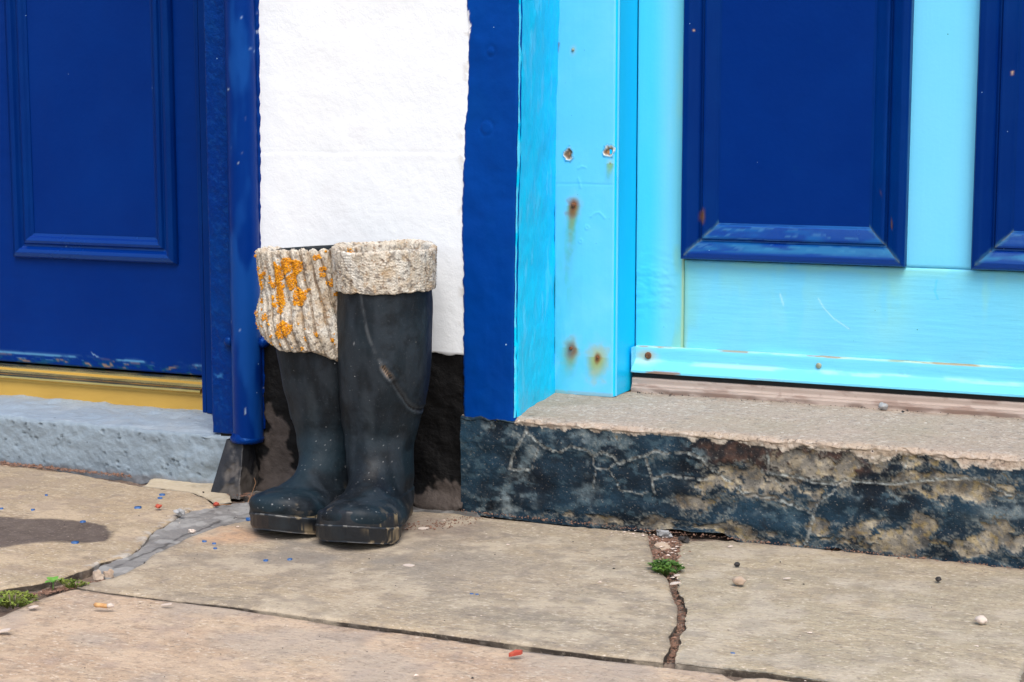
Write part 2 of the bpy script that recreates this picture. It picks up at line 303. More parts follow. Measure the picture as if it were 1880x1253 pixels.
def st_slabB(st, x, y, d_):
    P = P3(x, 0*x, y); scr(st, x, y, 5, 16, (.5, .95, -.56, -.1), (.6,.55,.46), .5)
    st.add(.5*sstep(.5, .66, fbm(P, 18, 4, 23)), (.47,.41,.33)); st.add(.4*sstep(.56, .7, fbm(P, 40, 3, 24)), (.24,.21,.17))
    st.add(.5*sstep(.05, .0, -y-.01+.03*fbm(P, 30, 3, 3)), (.2,.13,.1))
def st_slabC(st, x, y, d_):
    P = P3(x, 0*x, y); st.add(.6*sstep(.5, .66, fbm(P, 16, 4, 25)), (.52,.4,.29)); st.add(.45*sstep(.56, .7, fbm(P, 30, 3, 26)), (.3,.235,.2))
    st.add(.55*sstep(.52, .7, fbm(P, 7, 3, 27)), (.36,.31,.26)); scr(st, x, y, 6, 14, (-.3, .8, -1, -.6), (.6,.5,.42), .4)
TARP = [(-0.6896,-0.3290),(-0.6211,-0.3347),(-0.5810,-0.3326),(-0.5340,-0.3155),(-0.4782,-0.3101),(-0.4396,-0.3159),(-0.4173,-0.3324),(-0.3828,-0.3758),(-0.3760,-0.3977),(-0.3958,-0.4172),(-0.4370,-0.4250),(-0.4666,-0.4488),(-0.4796,-0.4721),(-0.4854,-0.4953),(-0.5003,-0.5457)]
def st_slabD(st, x, y, d_):
    P = P3(x, 0*x, y); Q = np.stack([x, y], 1); sd_ = np.where(inside(Q, TARP), 1, -1)*dpoly(Q, TARP, True)+(fbm(P, 60, 3, 61)-.5)*.008; tar = sstep(-.002, .004, sd_); st.add(.6*sstep(.5, .66, fbm(P, 18, 4, 28)), (.5,.4,.28)); st.add(.45*sstep(.54, .7, fbm(P, 30, 3, 29)), (.28,.22,.17))
    st.add(.6*sstep(.035, .0, -y-.005+.03*fbm(P, 40, 3, 3)), (.3,.13,.07))
    st.add(.6*sstep(.018, .004, dpoly(np.stack([x, y], 1), gut_up[2:9]))*sstep(.48, .56, fbm(P, 90, 4, 2)), (.45,.44,.42))
    st.add(.93*tar, lerpc((.05,.035,.03), (.10,.078,.068), fbm(P, 50, 4, 62)*1.6-.3)); st.add(.5*sstep(.006, .0, np.abs(sd_+.002))*sstep(.4,.6,fbm(P, 30, 3, 63)), (.03,.025,.022))
VIS = (-.75, 1.0, -.95, .02)
slab('flagstone', topA+crackL+joinAC[::-1][1:]+gut_lo[::-1], m_slabA, .0005, (.002,.0), wob=.0014, seed=11, stainf=st_slabA, vis=VIS)
slab('flagstone', crackR+[(0.5935,-0.5906),(0.6137,-0.5900),(0.6596,-0.5863)]+[(.93,-.596), (0.9178,-0.4519), (.97,-.2), (.99,-.006), (.62,-.010), (.43,-.016)], m_slabB, .0, (.001,-.004), seed=22, stainf=st_slabB, vis=VIS)
slab('flagstone', off([(-0.2699,-0.7506),(-0.2768,-0.6814),(-0.2740,-0.6494),(-0.2678,-0.6209)]+[(x_, y_-d_) for (x_, y_), d_ in zip(joinAC, (.0,.0,.001,.003,.006,.007,.008,.006,.007,.008,.006,.004,.003))]+[(0.5953,-0.5961),(0.6110,-0.5955),(0.6315,-0.6154),(0.6381,-0.6001),(0.6607,-0.5900)]+[(.93,-.599),(1.0,-.60)], 0, -.0015)+[(1.02,-1.25), (-.55,-1.28)], m_slabC, -.0030, (.0,-.002), seed=33, stainf=st_slabC, wob=.0010, edge=.002, drop=.0012, vis=VIS)
slab('flagstone', gut_up[1:]+[(-.95,-.76), (-1.1,-.35), (-1.12,-.008), (-.8,-.008)]+[(-0.5548,-0.0638),(-0.4575,-0.0662),(-0.4048,-0.0960)], m_slabD, .0005, (.002,-.001), step=.0045, seed=44, stainf=st_slabD, vis=VIS)
slab('flagstone', [(.985,-.605),(.945,-.5),(1.0,-.2),(1.01,-.008),(1.9,-.008),(1.9,-.6)], m_slabB, .0, seed=55, step=.03)
slab('flagstone', [(1.03,-.61),(1.95,-.61),(1.95,-1.25),(1.03,-1.25)], m_slabC, .0, seed=56, step=.03)
slab('flagstone', [(-.56,-1.27),(-.31,-.735),(-.42,-.70),(-.95,-.775),(-1.5,-.8),(-1.5,-1.28)], m_slabD, -.001, seed=57, step=.02)
slab('flagstone', [(-1.14,-.35),(-1.16,-.01),(-2.2,-.01),(-2.2,-.79),(-1.0,-.765)], m_slabA, -.001, seed=58, step=.03)
for k, (x0, x1) in enumerate([(-2.6,-1.4),(-1.38,-.3),(-.28,.7),(.72,1.6),(1.62,2.7)]):
    for r_, (y0, y1) in enumerate([(-2.0,-1.3),(-2.9,-2.02)]):
        box('flagstone', x0, x1, y0, y1, -.03, -.0005*(k % 3), (m_slabA, m_slabB, m_slabC, m_slabD)[(k+r_) % 4], pav, .004)
slab('cement_patch', [(-0.5557,-0.0596),(-0.4599,-0.0627),(-0.4110,-0.0900),(-0.3662,-0.1261),(-0.3566,-0.1004),(-0.4471,0.0268),(-0.5265,0.0202),(-0.5770,-0.0024)], m_cem, .0, seed=66, step=.006, relief=.002)
def st_gut(st, x, y, d_):
    Q = np.stack([x, y], 1); P = P3(x, 0*x, y)
    st.add(.85*sstep(.004, .001, dpoly(Q, [(-0.2611,-0.1776),(-0.3032,-0.1885),(-0.2994,-0.2532),(-0.2974,-0.3267),(-0.2849,-0.3850),(-0.2877,-0.4306),(-0.2843,-0.4818),(-0.2722,-0.5332)])+.004*(fbm(P, 90, 2, 4)-.5)), (.03,.028,.028))
    st.add(.6*sstep(.5, .62, fbm(P, 40, 3, 8)), (.33,.33,.32))
    st.add(.8*sstep(-.09, -.03, y)*sstep(.35, .6, fbm(P, 25, 3, 9)), (.05,.047,.045))
slab('mortar_channel', off([(-0.3330,-0.0639),(-0.3621,-0.1369),(-0.3872,-0.1690),(-0.3725,-0.2354),(-0.3516,-0.3180),(-0.3148,-0.3984),(-0.3020,-0.4503),(-0.3083,-0.4925),(-0.2918,-0.5358)]+[(-0.2520,-0.5578),(-0.2487,-0.5227),(-0.2572,-0.4728),(-0.2697,-0.4326),(-0.2791,-0.3720),(-0.2876,-0.3188),(-0.2863,-0.2511),(-0.2706,-0.2055),(-0.2417,-0.1650)], 0, 0)
     +[(-0.1733,-0.1143),(-0.1072,-0.0603),(0.0023,-0.0357),(0.0523,-0.0414)]+[(.03,.004),(-.42,.004),(-.42,-.02)], m_mortar, -.0022, seed=77, step=.004, relief=.003, grain=.006, wob=.005, stainf=st_gut)

# ============================================================ HOUSE WALL
hw = thing('house_wall', (0, 0, 0), 'white plastered house wall with navy band and black foot between the two doors', 'wall')
def edge_fn(pts):                 # wavy edge x(z) on the wall
    pts = sorted([(z, x) for x, z in pts]); zz = [p[0] for p in pts]; xx = [p[1] for p in pts]
    return lambda z: np.interp(z, zz, xx)
Lb = edge_fn([(0.0142,0.7816),(0.0158,0.7333),(0.0137,0.6522),(0.0080,0.5951),(0.0069,0.5458),(0.0038,0.4548),(0.0053,0.3714),(0.0057,0.2450),(0.0062,0.1445)]+[(.013, 2.3)])
Rb = edge_fn([(0.1035,0.7794),(0.1036,0.6758),(0.1010,0.5387),(0.0984,0.4407),(0.0966,0.3251),(0.0958,0.2082),(0.0949,0.1602)]+[(.104, 2.3)])
def zrows(z0, z1, fine, zf=.86, coarse=.05):
    a = np.arange(z0, min(z1, zf), fine)
    return np.concatenate([a, np.arange(zf, z1+1e-6, coarse)]) if z1 > zf else np.append(a, z1)
# white plaster
xs = np.arange(-.372, .022, .0025); zs = zrows(.242, 2.1, .0025); X, Z = np.meshgrid(xs, zs, indexing='ij'); x = X.ravel(); z = Z.ravel(); P = P3(x, z)
y = -(fbm(P, 26, 4, 1)-.5)*.0016-(fbm(P, 5, 2, 2)-.5)*.004
ln = .553+.004*(fbm(P, 12, 2, 8)-.5)+.006*x
y += .0004*np.exp(-((z-ln)/.0018)**2)*sstep(.4, .6, fbm(P, 14, 2, 3)+.15*(x < -.13))-.0002*np.exp(-((z-ln+.006)/.005)**2)
zz = z+(z < .2455)*(fbm(P, 45, 3, 6)-.5)*.010+(z < .2455)*.0
y = np.where(z < .2425, .006, y)
st = Stain(len(x)); st.add(.5*sstep(.012, .0, Lb(z)-x)*sstep(.6, .7, fbm(P, 60, 3, 5)), (.5,.48,.45)); st.add(.3*sstep(.62, .72, fbm(P, 11, 3, 9)), (.72,.74,.78))
link_mesh('white_plaster', P3(x, zz, y), gridf(len(xs), len(zs), flip=True), m_white, hw, st)
# navy band painted down beside the doorway
nv = 44; zs = zrows(.1455, 2.1, .003); v = np.linspace(0, 1, nv); Zg, Vg = np.meshgrid(zs, v, indexing='ij'); z = Zg.ravel(); vv = Vg.ravel(); Q = P3(0*z, z)
L = Lb(z)+(fbm(Q, 110, 3, 41)-.5)*.0045+(fbm(Q, 22, 2, 43)-.5)*.004; Rr = Rb(z)+(fbm(Q, 30, 3, 42)-.5)*.003
x = L+(Rr-L)*vv; P = P3(x, z)
y = -.0032-(fbm(P, 18, 3, 44)-.5)*.005+.006*sstep(.93, 1, vv)**2+.005*sstep(.04, 0, vv)
for cx, cz, r_ in (((0.0480,0.5912))+(.011,), ((0.0555,0.7045))+(.007,)):
    rr = np.hypot(x-cx, z-cz); y += .0012*np.exp(-((rr-r_)/.0018)**2)-.0007*(rr < r_)
st = Stain(len(x))
fl = sstep(.014, .0, x-Lb(z))*np.exp(-((z-(0.0150,0.7454)[1])/.03)**2); st.add(sstep(.4, .55, fl*fbm(P, 120, 3, 46)*1.7), (.8,.82,.85))
zb = z+np.where(z < .1475, (fbm(P, 50, 3, 47)-.5)*.004, 0)
link_mesh('navy_band', P3(x, zb, y), gridf(len(zs), nv), m_navy_wall, hw, st)
# light blue doorway reveal
nv = 70; v = np.linspace(0, 1, nv); zs = zrows(.1515, 2.1, .004); Zg, Vg = np.meshgrid(zs, v, indexing='ij'); z = Zg.ravel(); vv = Vg.ravel(); Q = P3(0*z, z)
Rr = Rb(z)+(fbm(Q, 30, 3, 42)-.5)*.003; bx = .0605+.0075*sstep(.5, .8, z)
x = Rr-.0022*sstep(.03, 0, vv)+(bx-Rr)*vv; yy = -.0036+.238*vv; P = P3(x, z, yy)
x = x+(fbm(P, 14, 3, 51)-.5)*.007*sstep(0, .06, vv)+(fbm(P, 60, 2, 52)-.5)*.0012
st = Stain(len(x)); Pst = P
st.add(.5*sstep(.03, 0, vv)*sstep(.35, .5, fbm(P, 70, 3, 54)), (.3,.75,.95))
st.add(.5*sstep(.62, .72, fbm(P*np.array([1,1,.3]), 60, 3, 53)), (.12,.65,.95))
link_mesh('doorway_reveal', P3(x, z, yy), gridf(len(zs), nv), m_cyan_wall, hw, st)
# black foot of the wall
xs = np.arange(-.44, .009, .003); zs = np.arange(-.02, .256, .003); X, Z = np.meshgrid(xs, zs, indexing='ij'); x = X.ravel(); z = Z.ravel(); P = P3(x, z)
y = .004-(fbm(P, 22, 4, 61)-.5)*.012-(fbm(P, 90, 3, 62)-.5)*.003-.012*sstep(.03, 0, z)
st = Stain(len(x)); n_ = fbm(P, 40, 4, 63)
def blob(x, z, c, rx, rz): return 1-np.hypot((x-c[0])/rx, (z-c[1])/rz)
g = np.maximum(np.maximum(blob(x, z, (-0.0380,-0.0036), .05, .05), blob(x, z, (-0.3307,0.0462), .04, .085)), blob(x, z, (-0.3446,0.1264), .012, .02))
g = sstep(.1, .25, g+(n_-.5)*1.4); st.add(g, lerpc((.045,.037,.033), (.09,.075,.068), fbm(P, 120, 3, 64))); y -= .002*g
link_mesh('black_plinth', P3(x, z, y), gridf(len(xs), len(zs), flip=True), m_black, hw, st)
# navy edge beside the downpipe, and the plinth lump under the pipe
zs = zrows(.10, 2.1, .003); v = np.linspace(0, 1, 16); Zg, Vg = np.meshgrid(zs, v, indexing='ij'); z = Zg.ravel(); vv = Vg.ravel(); Q = P3(0*z, z)
e0 = np.interp(z, [.1,.24,.5,.8,2.2], [-.3545,-.353,-.3515,-.3475,-.3475])+(fbm(Q, 90, 3, 71)-.5)*.0045+(fbm(Q, 16, 2, 72)-.5)*.0045
x = -.412+(e0+.412)*vv; P = P3(x, z); y = -.0035-(fbm(P, 30, 3, 73)-.5)*.004+.006*sstep(.93, 1, vv)
st = Stain(len(x)); st.add(.8*sstep(.74, .77, fbm(P*np.array([1,1,.4]), 130, 3, 74))*sstep(.01, .004, np.abs(x+.36)), (.5,.58,.65))
link_mesh('navy_edge', P3(x, z, y), gridf(len(zs), 16), m_navy, hw, st)
nu, nv = 44, 60; U, Vg = np.meshgrid(np.linspace(0, 1, nu), np.linspace(0, 1, nv), indexing='ij'); t = U.ravel(); a = Vg.ravel()   # t up, a across the three faces
xl = -.4255+.012*t; xr = -.366-.012*t; yf = -.06+.036*t; z = -.006+.0885*t
s3 = a*3; x = np.where(s3 < 1, xl, np.where(s3 < 2, xl+(xr-xl)*(s3-1), xr)); y = np.where(s3 < 1, .01+(yf-.01)*s3, np.where(s3 < 2, yf, yf+(.01-yf)*(s3-2)))
P = P3(x, z, y); n_ = fbm(P, 45, 4, 81); wgt = sstep(0, .4, s3-1.1); y = y+(n_-.5)*.014*wgt; x = x+(fbm(P, 50, 3, 82)-.5)*.006*wgt
st = Stain(len(x)); g = sstep(.35, .6, wgt*(1-t)*1.1+(n_-.5)*1.7-.05); st.add(g, lerpc((.04,.034,.03), (.10,.09,.082), fbm(P, 140, 3, 83)))
link_mesh('pipe_foot_plinth', P3(x, z, y), gridf(nu, nv), mat('black_plinth_paint', (.010,.011,.014), [((.022,.023,.028), 14, .45, .8, .6)], .5, .1, [(150,.001,3)]), hw, st)
# the rest of the wall, beyond the picture
box('upper_wall', -3.2, 3.4, .002, .45, 2.1, 3.6, m_white, hw, .003)
box('far_wall', 1.245, 3.4, .002, .45, -.02, 2.0995, m_white, hw, .003)
box('near_wall', -3.2, -1.56, .002, .45, -.02, 2.0995, m_white, hw, .003)
box('wall_core', -.40, .055, .02, .44, -.02, 2.0995, m_white, hw, 0)
box('room_back', -3.1, 3.3, .46, .5, -.02, 3.5, m_black, hw, 0)

# ============================================================ RIGHT STEP
stp = None
def right_step():
    xs = np.arange(.0035, 1.24, .0022)
    prof = [(-.004+.001*math.sin(k*.3), z) for k, z in enumerate(np.arange(-.012, .1475, .0022))]
    for k in range(1, 9): a = k/8*math.pi/2; prof.append((-.0045+.006*(1-math.cos(a)), .1465+.0055*math.sin(a)))
    prof += [(y, .152+.00002*k) for k, y in enumerate(np.arange(.004, .12, .004))]+[(y, .153) for y in np.arange(.12, .40, .006)]
    pr = np.array(prof); nv = len(pr); X = np.repeat(xs, nv); yp = np.tile(pr[:,0], len(xs)); zp = np.tile(pr[:,1], len(xs))
    P = P3(X, zp, yp); face = sstep(.004, -.002, yp)
    n1 = fbm(P, 12, 4, 101); n2 = fbm(P, 45, 4, 102); n3 = fbm(P, 140, 3, 103); n4 = fbm(P, 28, 5, 104, .6)
    Q = np.stack([X, zp], 1)
    # where the paint is gone
    bare = -.62+.0*X; n5 = fbm(P*np.array([.7,1,1.2]), 75, 5, 109, .62)
    for c, rx, rz, a in STEP_BARE: bare = np.maximum(bare, a*(1-np.hypot((X-c[0])/rx, (zp-c[1])/rz)))
    bare = bare+.12*sstep(.3, .75, X)
    bare += .42*sstep(.022, .0, zp)
    bare = bare*.8; m = sstep(.0, .10, bare+(n4-.5)*1.15+(n5-.5)*1.75-.24)*face
    crack = np.full(len(X), 9.)
    for ln_, wd in STEP_CRACKS: crack = np.minimum(crack, dpoly(Q+np.stack([n2-.5, n3-.5], 1)*.006, ln_)/wd)
    st = Stain(len(X)); blue = lerpc((.004,.009,.016), (.011,.034,.058), (n1-.35)*2.6)
    blue = blue*(.6+.9*n2[:,None]); st.add(face, blue)
    st.add(.7*face*sstep(.54, .62, n5), (.04,.075,.10)); st.add(.6*face*sstep(.56, .62, n4*.5+n5*.5)*sstep(.5,.4,n1), (.10,.14,.16))
    st.add(.7*face*sstep(.60, .75, n4*.6+n3*.4), (.13,.17,.19))
    dk = np.exp(-(((X-.52)/.16)**2+((zp-.125)/.025)**2)); st.add(.9*face*sstep(.3, .55, dk*(n2+.45)), lerpc((.018,.014,.014), (.07,.04,.03), (n3-.4)*3))
    for c, r_, a in STEP_PALE: st.add(face*a*.8*sstep(1, .1, np.hypot((X-c[0])/r_/1.2, (zp-c[1])/r_)+(n2-.5)*1.2)*sstep(.42, .6, n5*.6+n4*.4), (.19,.24,.26))
    st.add(m*.95, np.where((n3 > .54)[:,None], lerpc((.11,.09,.065), (.36,.32,.24), n2*2.6-.8), lerpc((.06,.06,.058), (.26,.24,.2), n2*2.2-.6)))
    st.add(.4*m*sstep(.55, .64, fbm(P, 150, 3, 107))*sstep(.45, .6, fbm(P, 20, 3, 110)), (.30,.22,.07))
    halo = np.clip(1-np.abs(bare+(n4-.5)*1.15+(n5-.5)*1.75-.08)/.10, 0, 1)*face; st.add(.35*halo, (.3,.31,.27))
    st.add(.85*face*sstep(1.7, .7, crack)*sstep(.3, .5, n3), (.30,.33,.32)); st.add(.9*face*sstep(.5, .15, crack)*(n2 > .45), (.05,.045,.04))
    st.add(.5*face*sstep(2.2, 1.1, crack)*sstep(.6, .3, crack), (.35,.35,.33))
    # ragged paint line along the top edge
    tl = .1415+.010*(fbm(P, 38, 4, 105, .65)-.5)*2-.010*sstep(.5, .58, fbm(P, 11, 3, 106))*sstep(.35, .6, X)
    top = sstep(tl-.0008, tl+.0012, zp)*sstep(.09, .10, X); cc = lerpc((.24,.18,.14), (.72,.62,.5), n3*1.6-.3)
    st.c[:,3] = np.where(top > .5, 0, st.c[:,3]); edge = np.clip(1-np.abs(zp-tl-.002)/.005, 0, 1)*face*sstep(.09,.1,X)*top; st.add(.7*edge, lerpc((.10,.09,.075), (.56,.53,.46), n3*3-1))
    # top: patchy darker tone against the frame and at the mitre
    st.add(.5*(yp > .27)*sstep(.25, .33, yp)*sstep(.4, .6, n2), (.12,.09,.07)); st.add(.35*(yp > .02)*sstep(.25, .1, X)*sstep(.35, .6, n1), (.2,.17,.1))
    # relief
    dn = -(n1-.5)*.006-(n2-.5)*.0035-(n3-.5)*.0012; dn += .0022*m; dn += .004*sstep(.8, 0, crack); dn -= .0016*np.exp(-((crack-1.4)/.7)**2)
    yo = yp+dn*face; zo = zp-(1-face)*((n1-.5)*.004+(n2-.5)*.002)-(face*(1-0))*0
    zo = zo-np.where(pr[np.tile(np.arange(nv), len(xs)),1] > .1455, np.exp(-((yp+.002)/.006)**2)*((fbm(P, 60, 3, 108)-.5)*.009+.002), 0)
    lift = np.interp(X, *STEP_LIFT); zo = zo+np.where(zp < .02, lift*(1-zp/.02), 0)+np.where(zp < .012, (n2-.5)*.008, 0)
    P_ = P3(X, zo, yo); F_ = gridf(len(xs), nv, flip=True)
    o = link_mesh('concrete_step', P_, F_, m_step, None, st)
    return tag(o, 'worn concrete doorstep with cracked flaking blue-black front below the turquoise door', 'step')
STEP_CRACKS = [([(0.1140,0.1506),(0.1140,0.1337),(0.1429,0.1107),(0.1698,0.1044),(0.1876,0.1159),(0.2141,0.1113),(0.2230,0.1020),(0.2387,0.1099),(0.2579,0.1048),(0.2623,0.0953),(0.3053,0.1103),(0.3222,0.1199),(0.3435,0.1167),(0.3687,0.1203),(0.3939,0.1126),(0.4107,0.0978),(0.4399,0.0817)], .0014),
    ([(0.1140,0.1337),(0.1022,0.1117),(0.0885,0.0894),(0.0867,0.0722),(0.1022,0.0718),(0.1249,0.0737),(0.1339,0.1100)], .0014), ([(0.2230,0.1020),(0.2231,0.0879),(0.2450,0.0830),(0.2580,0.0933)], .001), ([(0.2301,0.0826),(0.2232,0.0628),(0.2215,0.0543)], .0008),
    ([(0.3070,0.1088),(0.3158,0.0833),(0.3213,0.0549)], .0013), ([(0.3185,0.0769),(0.3439,0.0857),(0.3692,0.0813),(0.4027,0.0826)], .0012), ([(0.2494,0.0834),(0.2582,0.0700),(0.2670,0.0542),(0.3016,0.0531),(0.3314,0.0616)], .0008),
    ([(0.4399,0.0817),(0.4622,0.0676),(0.4932,0.0648),(0.5174,0.0622),(0.5416,0.0532),(0.5617,0.0448),(0.5581,0.0285),(0.5507,-0.0002)], .0016), ([(0.4844,0.1016),(0.5246,0.0995),(0.5566,0.0943),(0.5881,0.0923),(0.6113,0.1006),(0.6729,0.0998),(0.7179,0.1099),(0.7624,0.1168),(0.7918,0.1163),(0.8287,0.1006),(0.8504,0.1002)], .0018),
    ([(0.4919,0.1302),(0.4941,0.1025),(0.5170,0.0805)], .0012), ([(0.5616,0.0488),(0.5691,0.0653),(0.5961,0.0875)], .001), ([(0.6876,0.1150),(0.6910,0.1307),(0.7021,0.1355)], .001)]
STEP_BARE = [((0.4275,0.0847), .05, .022, .8), ((0.5404,0.1104), .07, .030, 1.15), ((0.4848,0.0817), .05, .03, .9), ((0.6056,0.1119), .02, .03, 1.2), ((0.7330,0.1073), .11, .022, 1.1), ((0.3782,0.0437), .04, .02, .9), ((0.3278,0.0060), .035, .018, 1.2),
    ((0.4204,0.0110), .06, .016, .8), ((0.5699,0.0297), .022, .018, 1.5), ((0.6674,0.0235), .09, .02, .75), ((0.7199,0.0444), .02, .02, 1.2), ((0.7802,0.0233), .08, .014, .8), ((0.8383,0.0369), .06, .02, .9), ((0.6494,0.1211), .014, .012, 1.),
    ((0.2324,0.0050), .06, .008, .6), ((0.5650,0.0729), .03, .02, .6), ((0.8192,0.1640), .06, .012, .7), ((0.7098,0.1323), .05, .016, .7)]
STEP_PALE = [((0.1294,0.0970), .018, .8), ((0.1022,0.0608), .03, .6), ((0.1068,0.0271), .035, .8), ((0.1875,0.1392), .04, .5), ((0.2145,0.0495), .03, .4), ((0.3525,0.0700), .03, .4), ((0.4773,0.0488), .03, .5), ((0.8299,0.0665), .06, .5), ((0.0236,0.0281), .03, .3), ((0.0885,0.0169), .03, .7), ((0.2920,0.1553), .03, .4), ((0.6272,0.0864), .02, .4)]
STEP_LIFT = ([0,.2,.30,.36,.40,.43,.46,.55,.60,.63,1.3], [.004,.003,.004,.010,.010,.011,.002,.003,.007,.002,.0])
right_step()

# ============================================================ RIGHT DOORWAY: FRAME
df = thing('door_frame', (.11, .28, .153), 'light blue wooden door post with rust stained nail heads beside the turquoise door', 'door frame')
def stainsheet(name, x0, x1, y, z0, z1, step, m, parent, fn, bend=None):
    xs = np.linspace(x0, x1, max(3, int((x1-x0)/step))); zs = zrows(z0, z1, step); X, Z = np.meshgrid(xs, zs, indexing='ij'); x = X.ravel(); z = Z.ravel(); P = P3(x, z, y)
    st = Stain(len(x)); dy = fn(st, x, z, P)
    # returned edges give the board its thickness
    Y = (y+dy).reshape(X.shape); nx, nz = X.shape
    Xe = np.concatenate([X[:1], X, X[-1:]]); Ze = np.concatenate([Z[:1], Z, Z[-1:]]); Ye = np.concatenate([np.full((1, nz), y+.05), Y, np.full((1, nz), y+.05)])
    Xe = np.concatenate([Xe[:,:1], Xe, Xe[:,-1:]], 1); Ze = np.concatenate([Ze[:,:1], Ze, Ze[:,-1:]], 1); Ye = np.concatenate([np.full((nx+2, 1), y+.05), Ye, np.full((nx+2, 1), y+.05)], 1)
    S2 = Stain((nx+2)*(nz+2)); c = st.c.reshape(nx, nz, 4); c = np.concatenate([c[:1], c, c[-1:]]); c = np.concatenate([c[:,:1], c, c[:,-1:]], 1); S2.c = c.reshape(-1, 4)
    o = link_mesh(name, P3(Xe.ravel(), Ze.ravel(), Ye.ravel()), gridf(nx+2, nz+2, flip=True), m, parent, S2, smooth=True)
    return o
def rusty(st, x, z, P, c, core, halo, drip, strength=1, col2=(.42,.42,.10)):
    dz = z-c[1]; dx = x-c[0]-.1*dz; n = fbm(P, 90, 3, 201); r = np.hypot(dx, dz*np.where(dz < 0, .5, .75))*(1+(n-.5)*.9)+(fbm(P, 40, 2, 208)-.5)*.004
    tail = np.exp(-(dx/(halo*.8))**2)*np.clip(1+dz/drip, 0, 1)*(dz < 0) if drip else 0*x
    st.add(strength*.6*np.clip((1-r/(halo*1.7))*(.6+.8*n), 0, 1), (.28,.55,.45)); st.add(.95*np.clip(tail*1.3*(.3+1.4*n), 0, 1), (.10,.37,.24)); st.add(.7*np.clip((tail*1.6-.75)*(.3+1.4*n), 0, 1)*(drip > .05), (.38,.28,.06)); st.add(strength*.75*np.clip(1.25-r/halo, 0, 1), col2); st.add(np.clip(1.5-r/core, 0, 1), (.2,.065,.012))
def post_fn(st, x, z, P):
    rusty(st, x, z, P, (0.0942,0.4644), .0080, .0115, .15, 1, (.33,.14,.025)); rusty(st, x, z, P, (0.0906,0.2294), .0085, .015, .06, 1, (.40,.24,.04)); rusty(st, x, z, P, (0.1377,0.2168), .0045, .018, .04, .95, (.44,.38,.08))
    rusty(st, x, z, P, (0.0921,0.7134), .001, .005, 0, .5); rusty(st, x, z, P, (0.1571,0.5330), .0015, .007, .035, .45, (.5,.6,.2))
    n = fbm(P*np.array([1,1,.35]), 50, 4, 202); st.add(.55*sstep(.1, .115, .175-x)*0+.6*sstep(.035, .0, x-.068)*sstep(.47, .25, z)*sstep(.38, .6, n), (.05,.5,.6))
    st.add(.5*sstep(.05, .0, np.abs(x-.088))*sstep(.46, .36, z)*sstep(.2, .35, z)*sstep(.45, .65, n), (.10,.5,.45))
    dy = (fbm(P, 12, 3, 203)-.5)*.0012
    for c in ((0.0862,0.5479), (0.1551,0.5521)):
        r = np.hypot((x-c[0]), (z-c[1])*.75)+(fbm(P, 110, 3, 204)-.5)*.011; st.add(sstep(.0082, .0066, r), (.6,.58,.5)); st.add(sstep(.0066, .0054, r), (.19,.11,.06)); st.add(sstep(.003, .0015, r), (.55,.25,.08)); st.add(.5*(np.abs(r-.0088) < .001), (.03,.2,.22))
        dy += .003*sstep(.0066, .004, r)-.0016*np.exp(-((r-.0078)/.0012)**2)
    zl = .499+.0016*(fbm(P, 40, 2, 205)-.5); dy += .0005*np.exp(-((z-zl)/.0012)**2); st.add(.22*np.exp(-((z-zl)/.0013)**2), (.02,.35,.5))
    Q = np.stack([x, z], 1)
    for ln_ in ([(0.1248,0.4466),(0.1313,0.4521),(0.1389,0.4540),(0.1446,0.4489),(0.1484,0.4446)], [(0.1025,0.5236),(0.1082,0.5271),(0.1148,0.5255)], [(0.1065,0.4929),(0.1045,0.5016),(0.1026,0.5078)]):
        dd = dpoly(Q, ln_); dy -= .0007*np.exp(-(dd/.0016)**2)
    for c in ((0.1069,0.4063), (0.1182,0.4288)): dy -= .0007*np.exp(-((np.hypot(x-c[0], z-c[1])-.003)/.0012)**2)
    dd = dpoly(Q, [(0.0674,0.7241),(0.0618,0.6981),(0.0630,0.6197)]); st.add(.7*sstep(.003, .001, dd)*(z > .69), (.15,.1,.1))
    edge = sstep(.0022, 0, x-.0612)*(z < .42); st.add(edge*.7*sstep(.45, .5, fbm(P, 40, 2, 206)), (.01,.12,.16))
    dy += .004*sstep(.0018, 0, .165-x)**2+.003*sstep(.0018, 0, x-.0605)**2
    st.add(.5*sstep(.004, 0, z-.157)*sstep(.4, .5, fbm(P, 60, 2, 207)), (.3,.3,.2))
    return dy
stainsheet('post_face', .0600, .1662, .232, .1525, 2.099, .0016, m_cyan, df, post_fn)
box('post_side', .155, .1668, .2345, .3285, .1535, 2.099, m_cyan_shaded, df, .0012)
box('post_bead', .1662, .1695, .237, .2395, .1545, 2.098, m_cyan, df, .0006)
box('hinge_post', 1.155, 1.245, .232, .40, .1525, 2.099, m_cyan, df, .002)
box('head', .167, 1.154, .232, .40, 2.02, 2.098, m_cyan, df, .002)
box('post_back', .056, .155, .2845, .42, .1525, 2.099, m_cyan_shaded, df, 0)
def screw(x, y, z, r, m, parent, ang=.6, h=.0025, name='screw'):
    V, Fc = lathe([(r, -.001), (r, h*.4), (r*.85, h*.8), (r*.55, h)], 14, (x, y, z)); o = link_mesh(name, V, Fc, m, parent)
    return o
for px in ((0.0942,0.4644)+(.0035,), (0.0906,0.2294)+(.003,), (0.1377,0.2168)+(.002,), (0.0921,0.7134)+(.0022,)): screw(px[0], .2315, px[1], px[2], m_rust if px[1] < .6 else m_steel, df, name='nail_head')

